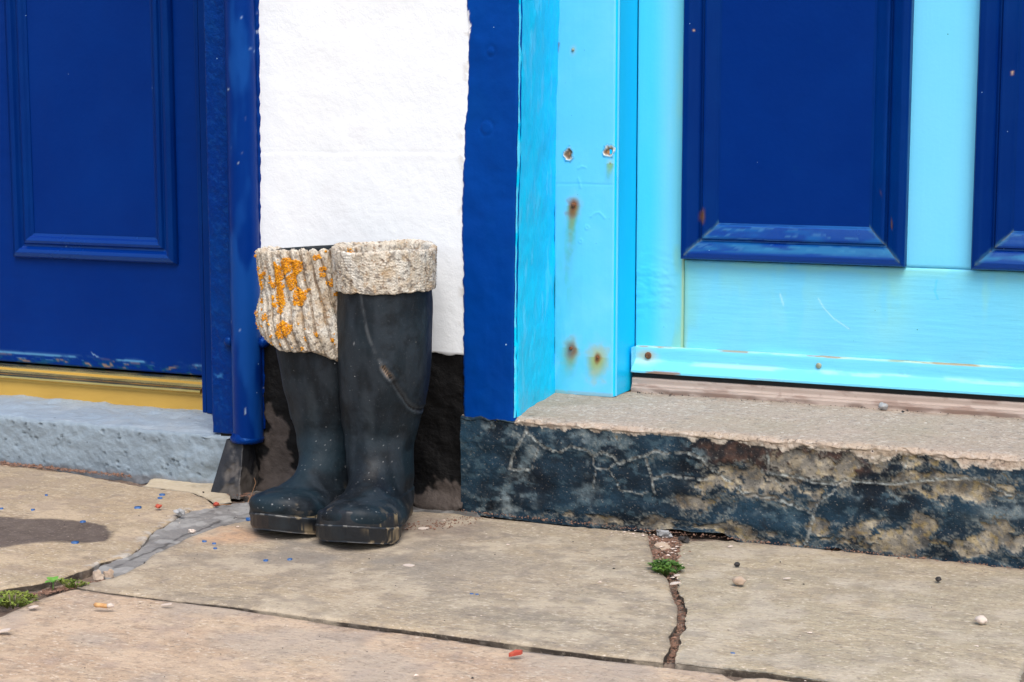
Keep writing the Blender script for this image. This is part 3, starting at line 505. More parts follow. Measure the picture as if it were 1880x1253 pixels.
# ============================================================ RIGHT DOOR
rd = thing('panelled_door', (.66, .35, .165), 'turquoise door with navy recessed panels and weather bar, on the concrete step', 'door')
def stile_fn(st, x, z, P):
    n = fbm(P*np.array([1,1,.3]), 30, 4, 211); g = sstep(.205, .252, x)
    st.add(.85*g, (.14,.56,.62)); st.add(.75*sstep(.225, .19, x)*(1-.3*n), (.006,.56,.9)); st.add(.4*g*sstep(.5, .7, n), (.3,.62,.5))
    st.add(.7*np.exp(-((x-.2495)/.0025)**2)*(z < .375)*sstep(.3, .6, n+.1), (.38,.42,.12)); st.add(.5*np.exp(-((x-.24)/.012)**2)*(z < .4)*sstep(.4, .6, n), (.2,.55,.45))
    m = np.exp(-(((z-.33)/.05)**2))*sstep(.25, .22, x); dy = -(fbm(P*np.array([1,1,2]), 55, 3, 212)-.5)*.003*m
    return dy+.002*sstep(.0012, 0, .2507-x)
stainsheet('left_stile', .1674, .2508, .330, .158, 2.019, .002, m_turq_v, rd, stile_fn)
def rail_fn(st, x, z, P):
    n = fbm(P*np.array([1,1,.3]), 26, 4, 221); n2 = fbm(P*np.array([.25,1,1]), 60, 3, 222)
    st.add(.6*np.exp(-((x-.2525)/.006)**2), (.35,.5,.25)); st.add(.5*np.exp(-((x-.262)/.02)**2)*sstep(.3, .6, n), (.2,.56,.48))
    for c, wd, a in ((.43,.05,.35), (.59,.035,.45), (.735,.03,.5), (.33,.04,.3)): st.add(a*np.exp(-((x-c)/wd)**2)*sstep(.4, .62, n)*sstep(.2, .33, z), (.27,.66,.55))
    st.add(.4*sstep(.2, .25, .46-z)*0+.45*sstep(.352, .374, z)*sstep(.4, .6, n2), (.28,.68,.5)); st.add(.35*sstep(.235, .22, z)*sstep(.4, .6, n2), (.4,.8,.75))
    Q = np.stack([x, z], 1)
    for ln_, wd in (([(0.4140,0.3238),(0.4198,0.3064)], .0022), ([(0.4766,0.3195),(0.4858,0.3050),(0.5020,0.2883),(0.5287,0.2721)], .0016)): st.add(.6*np.clip(1-dpoly(Q, ln_)/wd, 0, 1), (.55,.85,.95))
    st.add(.5*np.clip(1-dpoly(Q, [(0.6632,0.3557),(0.6604,0.3385),(0.6658,0.3260)])/.003, 0, 1), (.02,.55,.9))
    return -(n2-.5)*.0006+.002*sstep(.0012, 0, .3735-z)+.002*sstep(.0012, 0, x-.2514)
stainsheet('bottom_rail', .2514, 1.075, .3303, .158, .3735, .0025, m_turq, rd, rail_fn)
def munt_fn(st, x, z, P):
    st.add(.4*sstep(.4, .375, z), (.12,.57,.85)); return .002*sstep(.0012, 0, z-.3742)
stainsheet('middle_stile', .6100, .7220, .3306, .3742, 2.019, .003, m_turq_v, rd, munt_fn)
box('right_stile', 1.0756, 1.154, .3303, .37, .158, 2.019, m_turq_v, rd, .001)
box('top_rail', .2516, 1.075, .3309, .37, 1.93, 2.019, m_turq, rd, .001)
def moulding(name, x0, x1, z0, z1, yb, prof, m_h, m_v, parent, seed=0, stain_v=None, top=True):
    """mitred strips round a panel; prof: (distance inwards, proudness)"""
    p = np.array(prof, float); t = np.linspace(0, len(p)-1, (len(p)-1)*4+1); p = np.stack([np.interp(t, range(len(p)), p[:,0]), np.interp(t, range(len(p)), p[:,1])], 1); k = len(p)
    sides = [((x0,z0),(x1,z0),(0,1),(1,-1)), ((x0,z0),(x0,z1),(1,0),(1,-1)), ((x1,z0),(x1,z1),(-1,0),(1,-1))]+([((x0,z1),(x1,z1),(0,-1),(1,-1))] if top else [])
    for si, (a, b, nrm, sg) in enumerate(sides):
        a = np.array(a); b = np.array(b); Lg = np.hypot(*(b-a)); dr = (b-a)/Lg; n = np.array(nrm, float); zf = int(min(Lg, .9)/.004)
        tt = np.concatenate([np.linspace(0, 1, zf)]) if si == 0 else np.concatenate([np.linspace(0, .5/Lg, 125), np.linspace(.52/Lg, 1, 40)]) if Lg > .6 else np.linspace(0, 1, zf)
        T_, K = np.meshgrid(tt, np.arange(k), indexing='ij'); T_ = T_.ravel(); K = K.ravel(); s = p[K,0]; h = p[K,1]
        pos = a+dr*(np.clip(T_*Lg, 0, Lg)[:,None]); pos = a+dr*((s+T_*(Lg-2*s)))[:,None]+n*s[:,None]
        P = P3(pos[:,0], pos[:,1], yb-h); an = np.array([.12,1,1]) if si in (0, 3) else np.array([1,1,.12])
        dy = (fbm(P*an, 160, 3, seed+si)-.5)*.0009+(fbm(P, 20, 2, seed+5+si)-.5)*.0007
        st = Stain(len(P)); dm = np.minimum(T_, 1-T_)*(Lg-2*s)
        if stain_v: stain_v(st, P, s, dm, si)
        Pf = P.copy(); Pf[:,1] += dy
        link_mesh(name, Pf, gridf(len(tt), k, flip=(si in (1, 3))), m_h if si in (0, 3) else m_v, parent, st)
prof_r = [(0,0), (.0005,.017), (.003,.0205), (.0115,.0215), (.015,.0200), (.0285,.0115), (.0300,.0060), (.0325,.0055), (.0345,.0105), (.0375,.0108), (.0540,.0030), (.0560,.0015), (.0600,.0012)]
def rd_stain(st, P, s, dm, si):
    n = fbm(P, 120, 3, 231); n2 = fbm(P*np.array([.2,1,1]), 90, 3, 232)
    cl = (si != 2)*(P[:,2] < .5); st.add(.85*sstep(.0035, .0008, dm+(n-.5)*.006)*(s > .006)*(P[:,2] < .5)*np.where((P[:,0]-P[:,0].min() < .07) | (si == 1), 1, .35)*sstep(.35, .5, n), (.17,.13,.10)); st.add(.5*sstep(.007, .002, dm+(n-.5)*.01)*(s > .006)*(P[:,2] < .5), (.03,.12,.2))
    if si == 0:
        st.add(.45*sstep(.5, .72, n2)*sstep(.012, .02, s), (.005,.10,.30)); st.add(.35*sstep(.66, .74, fbm(P*np.array([.12,1,1]), 420, 3, 234))*sstep(.012, .02, s), (.06,.2,.36)); st.add(.5*sstep(.012, .018, s)*sstep(.03, .026, s)*sstep(.4, .6, n2), (.02,.16,.3)); st.add(.9*sstep(.6, .66, fbm(P*np.array([.3,1,1]), 60, 3, 233))*(s < .0007), (.32,.2,.12))
        st.add(.5*sstep(.054, .056, s), (.01,.1,.4))
    else:
        for c, wd, hh in (((0.2847,0.4463), .007, .018), ((0.5940,0.4421), .003, .012), ((0.5758,0.4898), .0025, .008), ((0.7666,0.6729), .0032, .004), ((0.2684,0.7452), .0018, .002)):
            st.add(sstep(1, .2, np.hypot((P[:,0]-c[0])/wd, (P[:,2]-c[1])/hh)+(n-.5)*.5), (.13,.06,.028) if hh > .006 else (.6,.4,.28))
for x0, x1 in ((.2502, .6158), (.7166, 1.083)):
    box('panel', x0+.02, x1-.02, .3292, .345, .395, 1.92, m_navy, rd, .0008)
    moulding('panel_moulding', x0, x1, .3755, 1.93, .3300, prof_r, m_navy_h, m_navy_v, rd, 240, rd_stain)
# weather bar: ledge, sloping face, drip
def bar():
    pr = np.array([(.330,.2275),(.3215,.2275),(.3195,.2262),(.3190,.2235),(.3185,.2055),(.3180,.204),(.300,.1905),(.2985,.1895),(.2985,.1855),(.303,.185),(.331,.1855)])
    t = np.linspace(0, len(pr)-1, (len(pr)-1)*4+1); pr = np.stack([np.interp(t, range(len(pr)), pr[:,i]) for i in (0,1)], 1); xs = np.arange(.1715, 1.154, .004); k = len(pr)
    X = np.repeat(xs, k); Y = np.tile(pr[:,0], len(xs)); Z = np.tile(pr[:,1], len(xs)); P = P3(X, Z, Y); n = fbm(P*np.array([.3,1,1]), 70, 4, 251); n2 = fbm(P*np.array([.4,1,1]), 30, 3, 252)
    st = Stain(len(X)); st.add(.8*sstep(.2245, .2265, Z)*sstep(.3, .5, n2), (.5,.62,.42)); st.add(.8*sstep(.2245, .227, Z)*sstep(.56, .64, n), (.35,.2,.08)); st.add(.5*sstep(.209, .2055, Z)*(Z > .2)*sstep(.4, .6, n), (.45,.85,.9))
    st.add(.9*sstep(.1915, .189, Z)*sstep(.52, .62, n)*sstep(.5,.2,X), (.3,.13,.05)); st.add(.4*sstep(.52, .68, n2)*(Z > .205), (.15,.6,.6)); c = (.19,.2115); st.add(sstep(.03, .005, np.hypot(X-c[0], (Z-c[1])*1.6)+(n-.5)*.02)*.7, (.45,.4,.22))
    Y2 = Y+(n-.5)*.0007; o = link_mesh('weather_bar', P3(X, Z, Y2), gridf(len(xs), k), m_turq, rd, st)
bar()
box('bar_end', .1712, .1722, .300, .330, .186, .227, m_turq, rd, .0003)
sx = (0.4830,0.2124); screw(sx[0], .3185, sx[1], .0048, m_steel, rd)
sx = (0.1945,0.2126); screw(sx[0], .3185, sx[1], .0058, m_rust, rd, h=.004)
box('seal', .1716, 1.153, .306, .34, .1775, .1852, m_rub, rd, 0)
# threshold strip
ts = thing('door_threshold', (.66, .32, .153), 'dirty pinkish metal threshold strip under the turquoise door', 'threshold')
def extr(name, prof, x0, x1, step, m, parent, an=.3, amp=.0004, stf=None, seed=0):
    pr = np.array(prof); t = np.linspace(0, len(pr)-1, (len(pr)-1)*3+1); pr = np.stack([np.interp(t, range(len(pr)), pr[:,i]) for i in (0,1)], 1); xs = np.arange(x0, x1, step); k = len(pr)
    X = np.repeat(xs, k); Y = np.tile(pr[:,0], len(xs)); Z = np.tile(pr[:,1], len(xs)); P = P3(X, Z, Y); Y = Y+(fbm(P*np.array([an,1,1]), 60, 3, seed)-.5)*amp*2; st = Stain(len(X))
    if stf: stf(st, P)
    V = P3(X, Z, Y); F_ = gridf(len(xs), k); o = link_mesh(name, V, F_, m, parent, st); return o
def dirt_st(st, P):
    n = fbm(P*np.array([.3,1,1]), 80, 4, 261); st.add(.7*sstep(.165, .156, P[:,2])*sstep(.35, .6, n), (.13,.08,.06)); st.add(.5*sstep(.6, .7, n), (.2,.12,.09))
extr('strip', [(.33,.1772),(.305,.1768),(.3035,.176),(.3030,.1655),(.3015,.1650),(.3010,.1615),(.2985,.161),(.2980,.1545),(.2975,.1515)], .172, 1.153, .004, m_sill, ts, stf=dirt_st)

# ============================================================ LEFT DOORWAY
gs = thing('grey_step', (-.95, 0, 0), 'pale blue-grey painted doorstep with pitted front below the navy door', 'step')
def left_step():
    xs = np.append(np.arange(-1.56, -.4215, .003), [-.4195, -.4185, -.418]); prof = [(-.002, z) for z in np.arange(-.012, .0765, .003)]
    for k in range(1, 9): a = k/8*math.pi/2; prof.append((-.002+.008*(1-math.cos(a)), .0765+.0075*math.sin(a)))
    prof += [(y, .0842) for y in np.arange(.01, .25, .006)]; pr = np.array(prof); nv = len(pr); X = np.repeat(xs, nv); Y = np.tile(pr[:,0], len(xs)); Z = np.tile(pr[:,1], len(xs)); P = P3(X, Z, Y)
    face = sstep(.006, 0, Y); n1 = fbm(P, 30, 4, 301); n2 = fbm(P, 100, 3, 302); n3 = fbm(P, 8, 3, 303); rough = sstep(-.62, -.45, X)
    Y2 = Y-face*((n1-.5)*(.006+.012*rough)+(n3-.5)*.004+(n2-.5)*.0035)+.004*sstep(-.4215, -.418, X); Z2 = Z-(1-face)*((n3-.5)*.003+(n1-.5)*.0016)-(np.abs(Z-.081) < .004)*(n1-.5)*.008
    g = np.random.default_rng(5); st = Stain(len(X))
    for _ in range(80):
        cx = g.uniform(-1.1, -.43); cz = g.uniform(.008, .078); r_ = g.uniform(.0015, .0042); rr = np.hypot(X-cx, (Z-cz)*1.2)
        hole = face*sstep(r_, r_*.3, rr); Y2 += hole*.005; Y2 -= face*.0012*np.exp(-((rr-r_*1.3)/.0015)**2); st.add(hole*.55, (.10,.12,.13))
    st.add(.7*face*sstep(.009, .0, Z+.004-.008*n2), (.13,.08,.06)); st.add(.5*face, (.155,.20,.235)); st.add(.5*(1-face)*sstep(.16, .2, Y)*sstep(.4, .6, n1), (.2,.22,.24)); st.add(.35*(1-face)*sstep(.5, .7, n3), (.45,.5,.52))  # whole front coloured darker than the top, painting in its shade
    Z2 = Z2+np.where(Z < .01, (fbm(P, 35, 3, 304)-.5)*.008, 0)
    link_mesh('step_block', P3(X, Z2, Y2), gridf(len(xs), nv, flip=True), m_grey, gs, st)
left_step()
box('step_end', -.4216, -.4186, .006, .24, -.01, .080, m_grey, gs, .001)
lf = thing('navy_door_frame', (-.52, .1, .084), 'navy painted door frame boards with blistered paint left of the downpipe', 'door frame')
def arch_fn(st, x, z, P):
    n = fbm(P, 60, 3, 311); st.add(.12*sstep(.58, .7, fbm(P, 190, 3, 313)), (.02,.13,.4)); c = (-0.4398,0.1834); st.add(.5*sstep(.008, .001, np.hypot(x-c[0], (z-c[1])*1.8)+(fbm(P, 160, 3, 314)-.5)*.016), (.05,.22,.5))  # pale blue ellipse is a gloss highlight painted into the colour
    return -(n-.5)*.0025-(fbm(P, 9, 2, 312)-.5)*.003+.004*sstep(.0025, 0, x+.457)
stainsheet('architrave', -.4572, -.4075, .0005, .087, 2.099, .0022, m_navy_rough, lf, arch_fn)
box('frame_strip', -.5775, -.45, .164, .21, .0845, 2.099, m_navy_v, lf, .0015)
box('frame_strip', -.5880, -.5797, .1665, .21, .0845, 2.099, m_navy_v, lf, .0015)
box('frame_lining', -.455, -.40, .03, .163, .0845, 2.099, m_navy_v, lf, .0015)
box('frame_lining', -1.56, -1.48, .06, .22, .0845, 2.099, m_navy_v, lf, .0015)
box('frame_head', -1.479, -.611, .06, .22, 2.02, 2.098, m_navy_v, lf, .0015)
ld = thing('panelled_door', (-1.04, .2, .12), 'glossy navy panelled door above a brass threshold', 'door')
def ldoor_fn(st, x, z, P):
    n = fbm(P*np.array([.3,1,1]), 70, 4, 321); e = sstep(.166, .150, z+.004*(n-.5)); n3 = fbm(P*np.array([.3,1,1]), 190, 4, 323); st.add(.8*e*sstep(.45, .6, n3), (.004,.06,.12)); st.add(.8*e*sstep(.64, .7, n3), (.25,.16,.10)); st.add(.7*np.exp(-((z-.163)/.002)**2)*sstep(.5, .6, n), (.12,.35,.6))
    st.add(.6*sstep(.5, .75, z)*0, (0,0,0)); st.add(.7*np.clip(1-dpoly(np.stack([x, z], 1), [(-0.8530,0.1719),(-0.8397,0.1655)])/.002, 0, 1), (.3,.5,.75))
    return -(fbm(P, 12, 3, 322)-.5)*.0014-(n-.5)*.0006
stainsheet('door_leaf', -1.4795, -.5780, .2015, .145, 2.019, .0035, m_navy, ld, ldoor_fn)
prof_l = [(0,0), (.0006,.005), (.003,.0100), (.008,.0135), (.0125,.0120), (.0150,.0060), (.0165,.0035), (.019,.0032), (.021,.0085), (.0245,.0105), (.028,.0080), (.031,.003), (.034,.0018)]
for x0, x1 in ((-1.0205, -.6545), (-1.432, -1.0665)):
    box('panel', x0+.01, x1-.01, .2005, .21, .355, 1.9, m_navy, ld, .0006)
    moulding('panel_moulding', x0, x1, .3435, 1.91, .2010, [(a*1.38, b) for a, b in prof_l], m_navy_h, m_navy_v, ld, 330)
bt = thing('brass_threshold', (-1.04, .19, .084), 'shiny brass door threshold on the grey step', 'threshold')
def brass_st(st, P):
    n = fbm(P*np.array([.3,1,1]), 60, 4, 341); st.add(.8*sstep(.56, .64, n)*(P[:,2] > .137), (.03,.12,.14))
extr('rounded_top', [(.202,.1420),(.1985,.1408),(.194,.1370),(.189,.1305),(.184,.1255),(.1790,.1235),(.1762,.1215),(.1755,.1185),(.1775,.1168),(.183,.1165)], -1.479, -.597, .004, m_brass, bt, stf=brass_st, amp=.0008)
extr('riser', [(.1835,.1168),(.1830,.1110),(.1868,.1104),(.1870,.1085),(.1860,.0990),(.1855,.0825)], -1.479, -.597, .004, m_brass_d, bt)
box('threshold_core', -1.478, -.598, .189, .2, .085, .135, m_brass_d, bt, 0)
# downpipe
dp = thing('downpipe', (-.383, -.012, .08), 'navy painted downpipe between the navy door frame and the white wall', 'drainpipe')
zs = zrows(.086, 2.6, .004); th = np.linspace(0, 2*math.pi, 49)[:-1]; Zg, T_ = np.meshgrid(zs, th, indexing='ij'); z = Zg.ravel(); t = T_.ravel(); r_ = .0248
x = -.3820+r_*np.sin(t); y = -.010-r_*np.cos(t); P = P3(x, z, y); k = 1+(fbm(P, 22, 3, 351)-.5)*.05; x = -.3820+(x+.3845)*k; y = -.010+(y+.010)*k
st = Stain(len(x)); n = fbm(P*np.array([1,1,.4]), 120, 3, 352); st.add(.8*sstep(.80, .82, n), (.3,.4,.55)); st.add(.4*sstep(.52, .7, fbm(P*np.array([1,1,.3]), 30, 3, 353)), (.01,.09,.36))
link_mesh('pipe', P3(x, z, y), gridf(len(zs), 48, cv=True), m_navy, dp, st)
V, Fc = lathe([(.021,.0),(.0255,.0005),(.0275,.003),(.0282,.006),(.0275,.009),(.0252,.011),(.0245,.016)], 40, (-.3820,-.010,.0785), 'Z'); link_mesh('collar', V, Fc, m_navy_rough, dp)
for px in ((-0.4156,0.2423), (-0.3520,0.2439)):
    V, Fc = lathe([(.0085,-.006),(.0088,.002),(.0078,.006),(.005,.0085),(.002,.0095)], 18, (px[0], -.004, px[1])); link_mesh('bracket_bolt', V, Fc, m_navy_rough, dp)

# ============================================================ BOOTS
KEY = np.array([  # front y, front z, back y, back z, half width, egg
 (.163,.402,.003,.402,.0735,0), (.162,.360,.005,.360,.0730,0), (.160,.300,.008,.300,.0725,0), (.154,.240,.013,.240,.0700,0), (.146,.190,.019,.190,.0650,0), (.138,.150,.030,.148,.0575,0),
 (.1355,.122,.034,.113,.0510,.0), (.1400,.104,.028,.082,.0490,.05), (.148,.091,.015,.052,.0475,.08), (.158,.082,.008,.030,.0440,.1), (.168,.0755,.010,.010,.0430,.12), (.179,.0705,.045,.004,.0455,.18),
 (.195,.0620,.095,.004,.0520,.16), (.212,.0565,.140,.004,.0560,.14), (.229,.0520,.180,.004,.0565,.12), (.246,.0485,.205,.004,.0520,.1), (.2580,.0430,.226,.004,.0440,.08), (.2645,.0360,.244,.006,.0320,.06), (.2665,.0280,.258,.010,.0180,.03), (.2668,.0210,.265,.016,.0050,0)])
def catmull(K, n):
    t = np.linspace(0, len(K)-1, n); i = np.clip(t.astype(int), 0, len(K)-2); f = (t-i)[:,None]; g = lambda j: K[np.clip(j, 0, len(K)-1)]
    p0, p1, p2, p3 = g(i-1), g(i), g(i+1), g(i+2)
    return .5*((2*p1)+(-p0+p2)*f+(2*p0-5*p1+4*p2-p3)*f**2+(-p0+3*p1-3*p2+p3)*f**3)
def sole_w(y):    # half width of the sole and sideways drift of its centre
    ys = [-.003,.001,.006,.015,.03,.06,.09,.12,.15,.18,.205,.225,.24,.252,.260,.265,.2685]; ws = [.001,.014,.0215,.030,.0365,.0370,.0355,.038,.0460,.0565,.0595,.0570,.0480,.0360,.0248,.0138,.001]
    return np.interp(y, ys, ws), np.interp(y, [0,.08,.16,.27], [0,0,.002,.004])
def shaft_at(phi, z, flare, lean, grow=0):
    F_ = np.interp(z, KEY[6::-1,1], KEY[6::-1,0]); B_ = np.interp(z, KEY[6::-1,1], KEY[6::-1,2]); w_ = np.interp(z, KEY[6::-1,1], KEY[6::-1,4])+flare(z)
    c = (F_+B_)/2; a = (F_-B_)/2+grow; return (w_+grow)*np.sin(phi)+lean(z), -(c+a*np.cos(phi)), z
def boot(loc, rz, label, flare, lean, side, gash, seed, zrim):
    root = rot_thing('rubber_boot', loc, rz, label, 'boot', 'pair of wellington boots')
    n = 310; m = 210; K = catmull(KEY, n); ph = np.linspace(0, 2*math.pi, m+1)[:-1]
    ia, ja = np.meshgrid(np.arange(n), np.arange(m), indexing='ij'); ia = ia.ravel(); p = ph[ja.ravel()]; k = K[ia]
    cy = (k[:,0]+k[:,2])/2; cz = (k[:,1]+k[:,3])/2; ay = (k[:,0]-k[:,2])/2; az = (k[:,1]-k[:,3])/2
    cs, sn = np.cos(p), np.sin(p); ex = np.interp(ia, [0, n*.4, n*.65, n], [1, 1, .80, .80]); c2 = np.sign(cs)*np.abs(cs)**ex; s2 = np.sign(sn)*np.abs(sn)**ex
    w_ = k[:,4]*(1-k[:,5]*c2)
    yl = cy+ay*c2; z = cz+az*c2; x = w_*s2+np.where(k[:,3] > .14, flare(z), 0)*s2
    _, dr = sole_w(yl); x = x+dr*side*sstep(.14, .05, z); x = x+lean(z)
    P = P3(x, z, -yl)+seed
    nx = s2; nyl = c2*(1-.6*sstep(.01, .03, az))      # outward, roughly
    bump = (fbm(P, 8, 3, seed, .45)-.5)*.010+(fbm(P*np.array([1,1,.35]), 26, 2, seed+19)-.5)*.0035*sstep(.12, .2, z)+(fbm(P, 40, 3, seed+3)-.5)*.0012
    ank = np.exp(-((z-.125)/.045)**2); bump += ank*.0011*np.sin((z-.25*yl)*150+4*fbm(P, 10, 2, seed+6))*sstep(.35,.6,fbm(P, 12, 2, seed+8))
    low = sstep(.045+.010*sstep(.1,.2,yl), .0435+.010*sstep(.1,.2,yl), z)*sstep(.15, .05, z); bump += .0022*low
    bump += .0022*sstep(.011, .009, np.abs(z-(.098+.0*yl)))*sstep(.06, .04, yl)*sstep(.3,.5,-cs)           # heel stay
    st = Stain(n*m)
    q = fbm(P, 60, 4, seed+11); toe = sstep(.16, .24, yl)
    st.add(.6*sstep(.58, .7, fbm(P, 70, 4, seed+12))*sstep(.06, .03, z)*sstep(.5, .6, fbm(P, 20, 2, seed+13)), (.16,.13,.09))
    g = np.random.default_rng(seed)
    st.add(.55*sstep(.1, .6, np.exp(-((x-.0)/.010)**2-((z-.16)/.05)**2)*(q+.2))*(cs > 0), (.035,.046,.056)); st.add(.6*sstep(.42, .62, fbm(P, 11, 4, seed+15))*sstep(.2, .06, z), (.010,.028,.042))
    st.add(.45*sstep(.52, .68, fbm(P*np.array([1,1,.35]), 34, 4, seed+16)), (.028,.038,.05))
    for _ in range(120):
        i_ = g.integers(len(x)); 
        if z[i_] > .16 and g.random() < .8: continue
        dd = np.sqrt(((P-P[i_])**2).sum(1)); st.add(sstep(g.uniform(.0008, .0016), .0003, dd)*g.uniform(.15, .6), (.5,.52,.54))
    Xz = np.stack([x, z], 1); front = cs > -.2
    if gash:
        d1 = dpoly(Xz+np.stack([q-.5, q-.5], 1)*.002, GASH_LINE); st.add(.7*front*sstep(.0036, .0006, d1)*sstep(.3,.6,q+.1), (.09,.10,.11))
        d2 = dpoly(Xz+np.stack([q-.5, q-.5], 1)*.004, GASH_OPEN); st.add(front*sstep(.0062, .003, d2)*.8, (.12,.125,.13)); st.add(front*sstep(.0032, .0018, d2), (.30,.22,.16)); st.add(front*sstep(.0018, .0008, d2), (.006,.006,.007))
        d3 = dpoly(Xz+np.stack([q-.5, q-.5], 1)*.003, GASH_TAIL); st.add(front*sstep(.0060, .002, d3)*.45, (.07,.08,.09)); st.add(.9*front*sstep(.0024, .0010, d3), (.004,.004,.005))
        bump += front*(.0022*np.exp(-((d2-.0055)/.0025)**2)-.004*sstep(.004, .001, d2)+.0008*np.exp(-((d3-.005)/.003)**2)-.0015*sstep(.004, .0010, d3))
    x = x+bump*nx*1.0; yl = yl+bump*nyl; z2 = z+sstep(.01, .03, az)*bump*c2*.8
    z2 = z2+np.where(z > .33, zrim(x)*sstep(.3, .4, z), 0)
    spring = np.where(yl > .17, .013*((yl-.17)/.09)**2, 0); z2 = z2+spring+.006
    # inner wall of the shaft
    Vt = P3(x, z2, -yl); Fc = gridf(n, m, cv=True)
    top = Vt[:m]; inn = []
    for dz, rr in ((.0015,.985),(.001,.955),(-.003,.945),(-.06,.92),(-.13,.80)): cc = top.mean(0); q_ = cc+(top-cc)*[rr, rr, 1]; q_[:,2] += dz; inn.append(q_)
    base = len(Vt); Vt = np.concatenate([Vt]+inn); idx = [np.arange(m)]+[base+k_*m+np.arange(m) for k_ in range(5)]; ex_ = []
    for a, b in zip(idx[:-1], idx[1:]): ex_.append(np.stack([a, b, np.roll(b, -1), np.roll(a, -1)], 1))
    Fc = np.concatenate([Fc]+ex_); st2 = Stain(len(Vt)); st2.c[:n*m] = st.c
    link_mesh('upper', Vt, Fc[:, ::-1], m_boot, root, st2)
    # sole: welted forefoot and heel block
    yy = np.concatenate([np.linspace(-.003, .03, 30), np.linspace(.03, .22, 110)[1:], .22+.0485*np.sin(np.linspace(0, math.pi/2, 70)[1:])]); w0, c0 = sole_w(yy)
    loop = np.concatenate([np.stack([c0*side+w0, yy], 1), np.stack([c0*side-w0, yy], 1)[::-1][1:-1]]); L_ = len(loop)
    ctr = np.array([0., .13]); lay = [(-.002,-.003,1),(.001,-.0015,1),(.004,.0005,1),(.0175,.0012,1),(.0192,.0026,1),(.0212,.0026,1),(.0226,.0010,1),(.0236,-.002,1)]
    Vs = []
    for h, g, _ in lay:
        nrm = loop-np.stack([c0.mean()+0*loop[:,0], np.clip(loop[:,1], .03, .215)], 1); nrm /= np.maximum(np.hypot(*nrm.T)[:,None], 1e-6); q_ = loop+nrm*g
        yl_ = q_[:,1]; hh = np.full(L_, h); waist = np.exp(-((yl_-.105)/.022)**2); hh = np.where(h < .003, h+.014*waist, hh)
        hh = hh+np.where(yl_ > .17, .013*((yl_-.17)/.09)**2, 0)+.002; Pn = P3(q_[:,0], hh, -yl_)+seed; jit = (fbm(Pn, 40, 3, seed+21)-.5)*.0022
        Vs.append(P3(q_[:,0]+nrm[:,0]*jit, hh+jit*.6, -(q_[:,1]+nrm[:,1]*jit)))
    Vs = np.concatenate(Vs); Fs = [tuple(f) for f in gridf(len(lay), L_, cv=True)]+[tuple(range(L_))[::-1], tuple(range((len(lay)-1)*L_, len(lay)*L_))]
    st = Stain(len(Vs)); q = fbm(Vs+seed, 70, 3, seed+22); st.add(.85*sstep(.010, .0, Vs[:,2]-.006+.012*(q-.5))*sstep(.45, .6, q), (.33,.25,.17)); st.add(.7*sstep(.58, .66, fbm(Vs+seed, 90, 4, seed+23))*sstep(.02, .04, Vs[:,0]), (.3,.24,.15)); st.add(.5*sstep(.024, .027, Vs[:,2]-np.where(-Vs[:,1] > .17, .01*((-Vs[:,1]-.17)/.09)**2, 0))*sstep(.5, .6, q), (.3,.3,.28))
    link_mesh('sole', Vs, Fs, m_sole, root, st)
    # toe guard ridge following the upper
    yy = .16+.1085*np.sin(np.linspace(0, math.pi/2, 90)); w0, c0 = sole_w(yy); side_ = np.concatenate([np.stack([c0*side-w0, yy], 1), np.stack([c0*side+w0, yy], 1)[::-1][1:]]); prof = [(-.004,.0225),(.0002,.0225),(.0012,.0245),(.0010,.037),(.0018,.0405),(.0014,.0430),(-.0006,.0445),(-.009,.0455)]
    Vg = []
    for g, h in prof:
        nrm = side_-np.stack([0*side_[:,0]+.003*side, np.clip(side_[:,1], .03, .215)], 1); nrm /= np.maximum(np.hypot(*nrm.T)[:,None], 1e-6)
        t_ = sstep(.16, .19, side_[:,1]); q_ = side_+nrm*(g-.003*(1-t_))[:,None]; hh = h+np.where(q_[:,1] > .17, .013*((q_[:,1]-.17)/.09)**2, 0)-(h > .03)*.012*(1-t_)
        Pn = P3(q_[:,0], hh, -q_[:,1])+seed; jit = (fbm(Pn, 30, 3, seed+31)-.5)*.003; lean_in = np.clip((h-.026)/.018, 0, 1)**1.6*.0045; Vg.append(P3(q_[:,0]+nrm[:,0]*(jit-lean_in), hh, -(q_[:,1]+nrm[:,1]*(jit-lean_in))))
    Vg = np.concatenate(Vg); st = Stain(len(Vg)); q = fbm(Vg+seed, 50, 3, seed+32); st.add(.75*sstep(.55, .64, fbm(Vg+seed, 95, 4, seed+33))*sstep(.022, .04, Vg[:,0]), (.3,.24,.14))
    link_mesh('toe_guard', Vg, gridf(len(prof), len(side_)), m_sole, root, st)
    return root
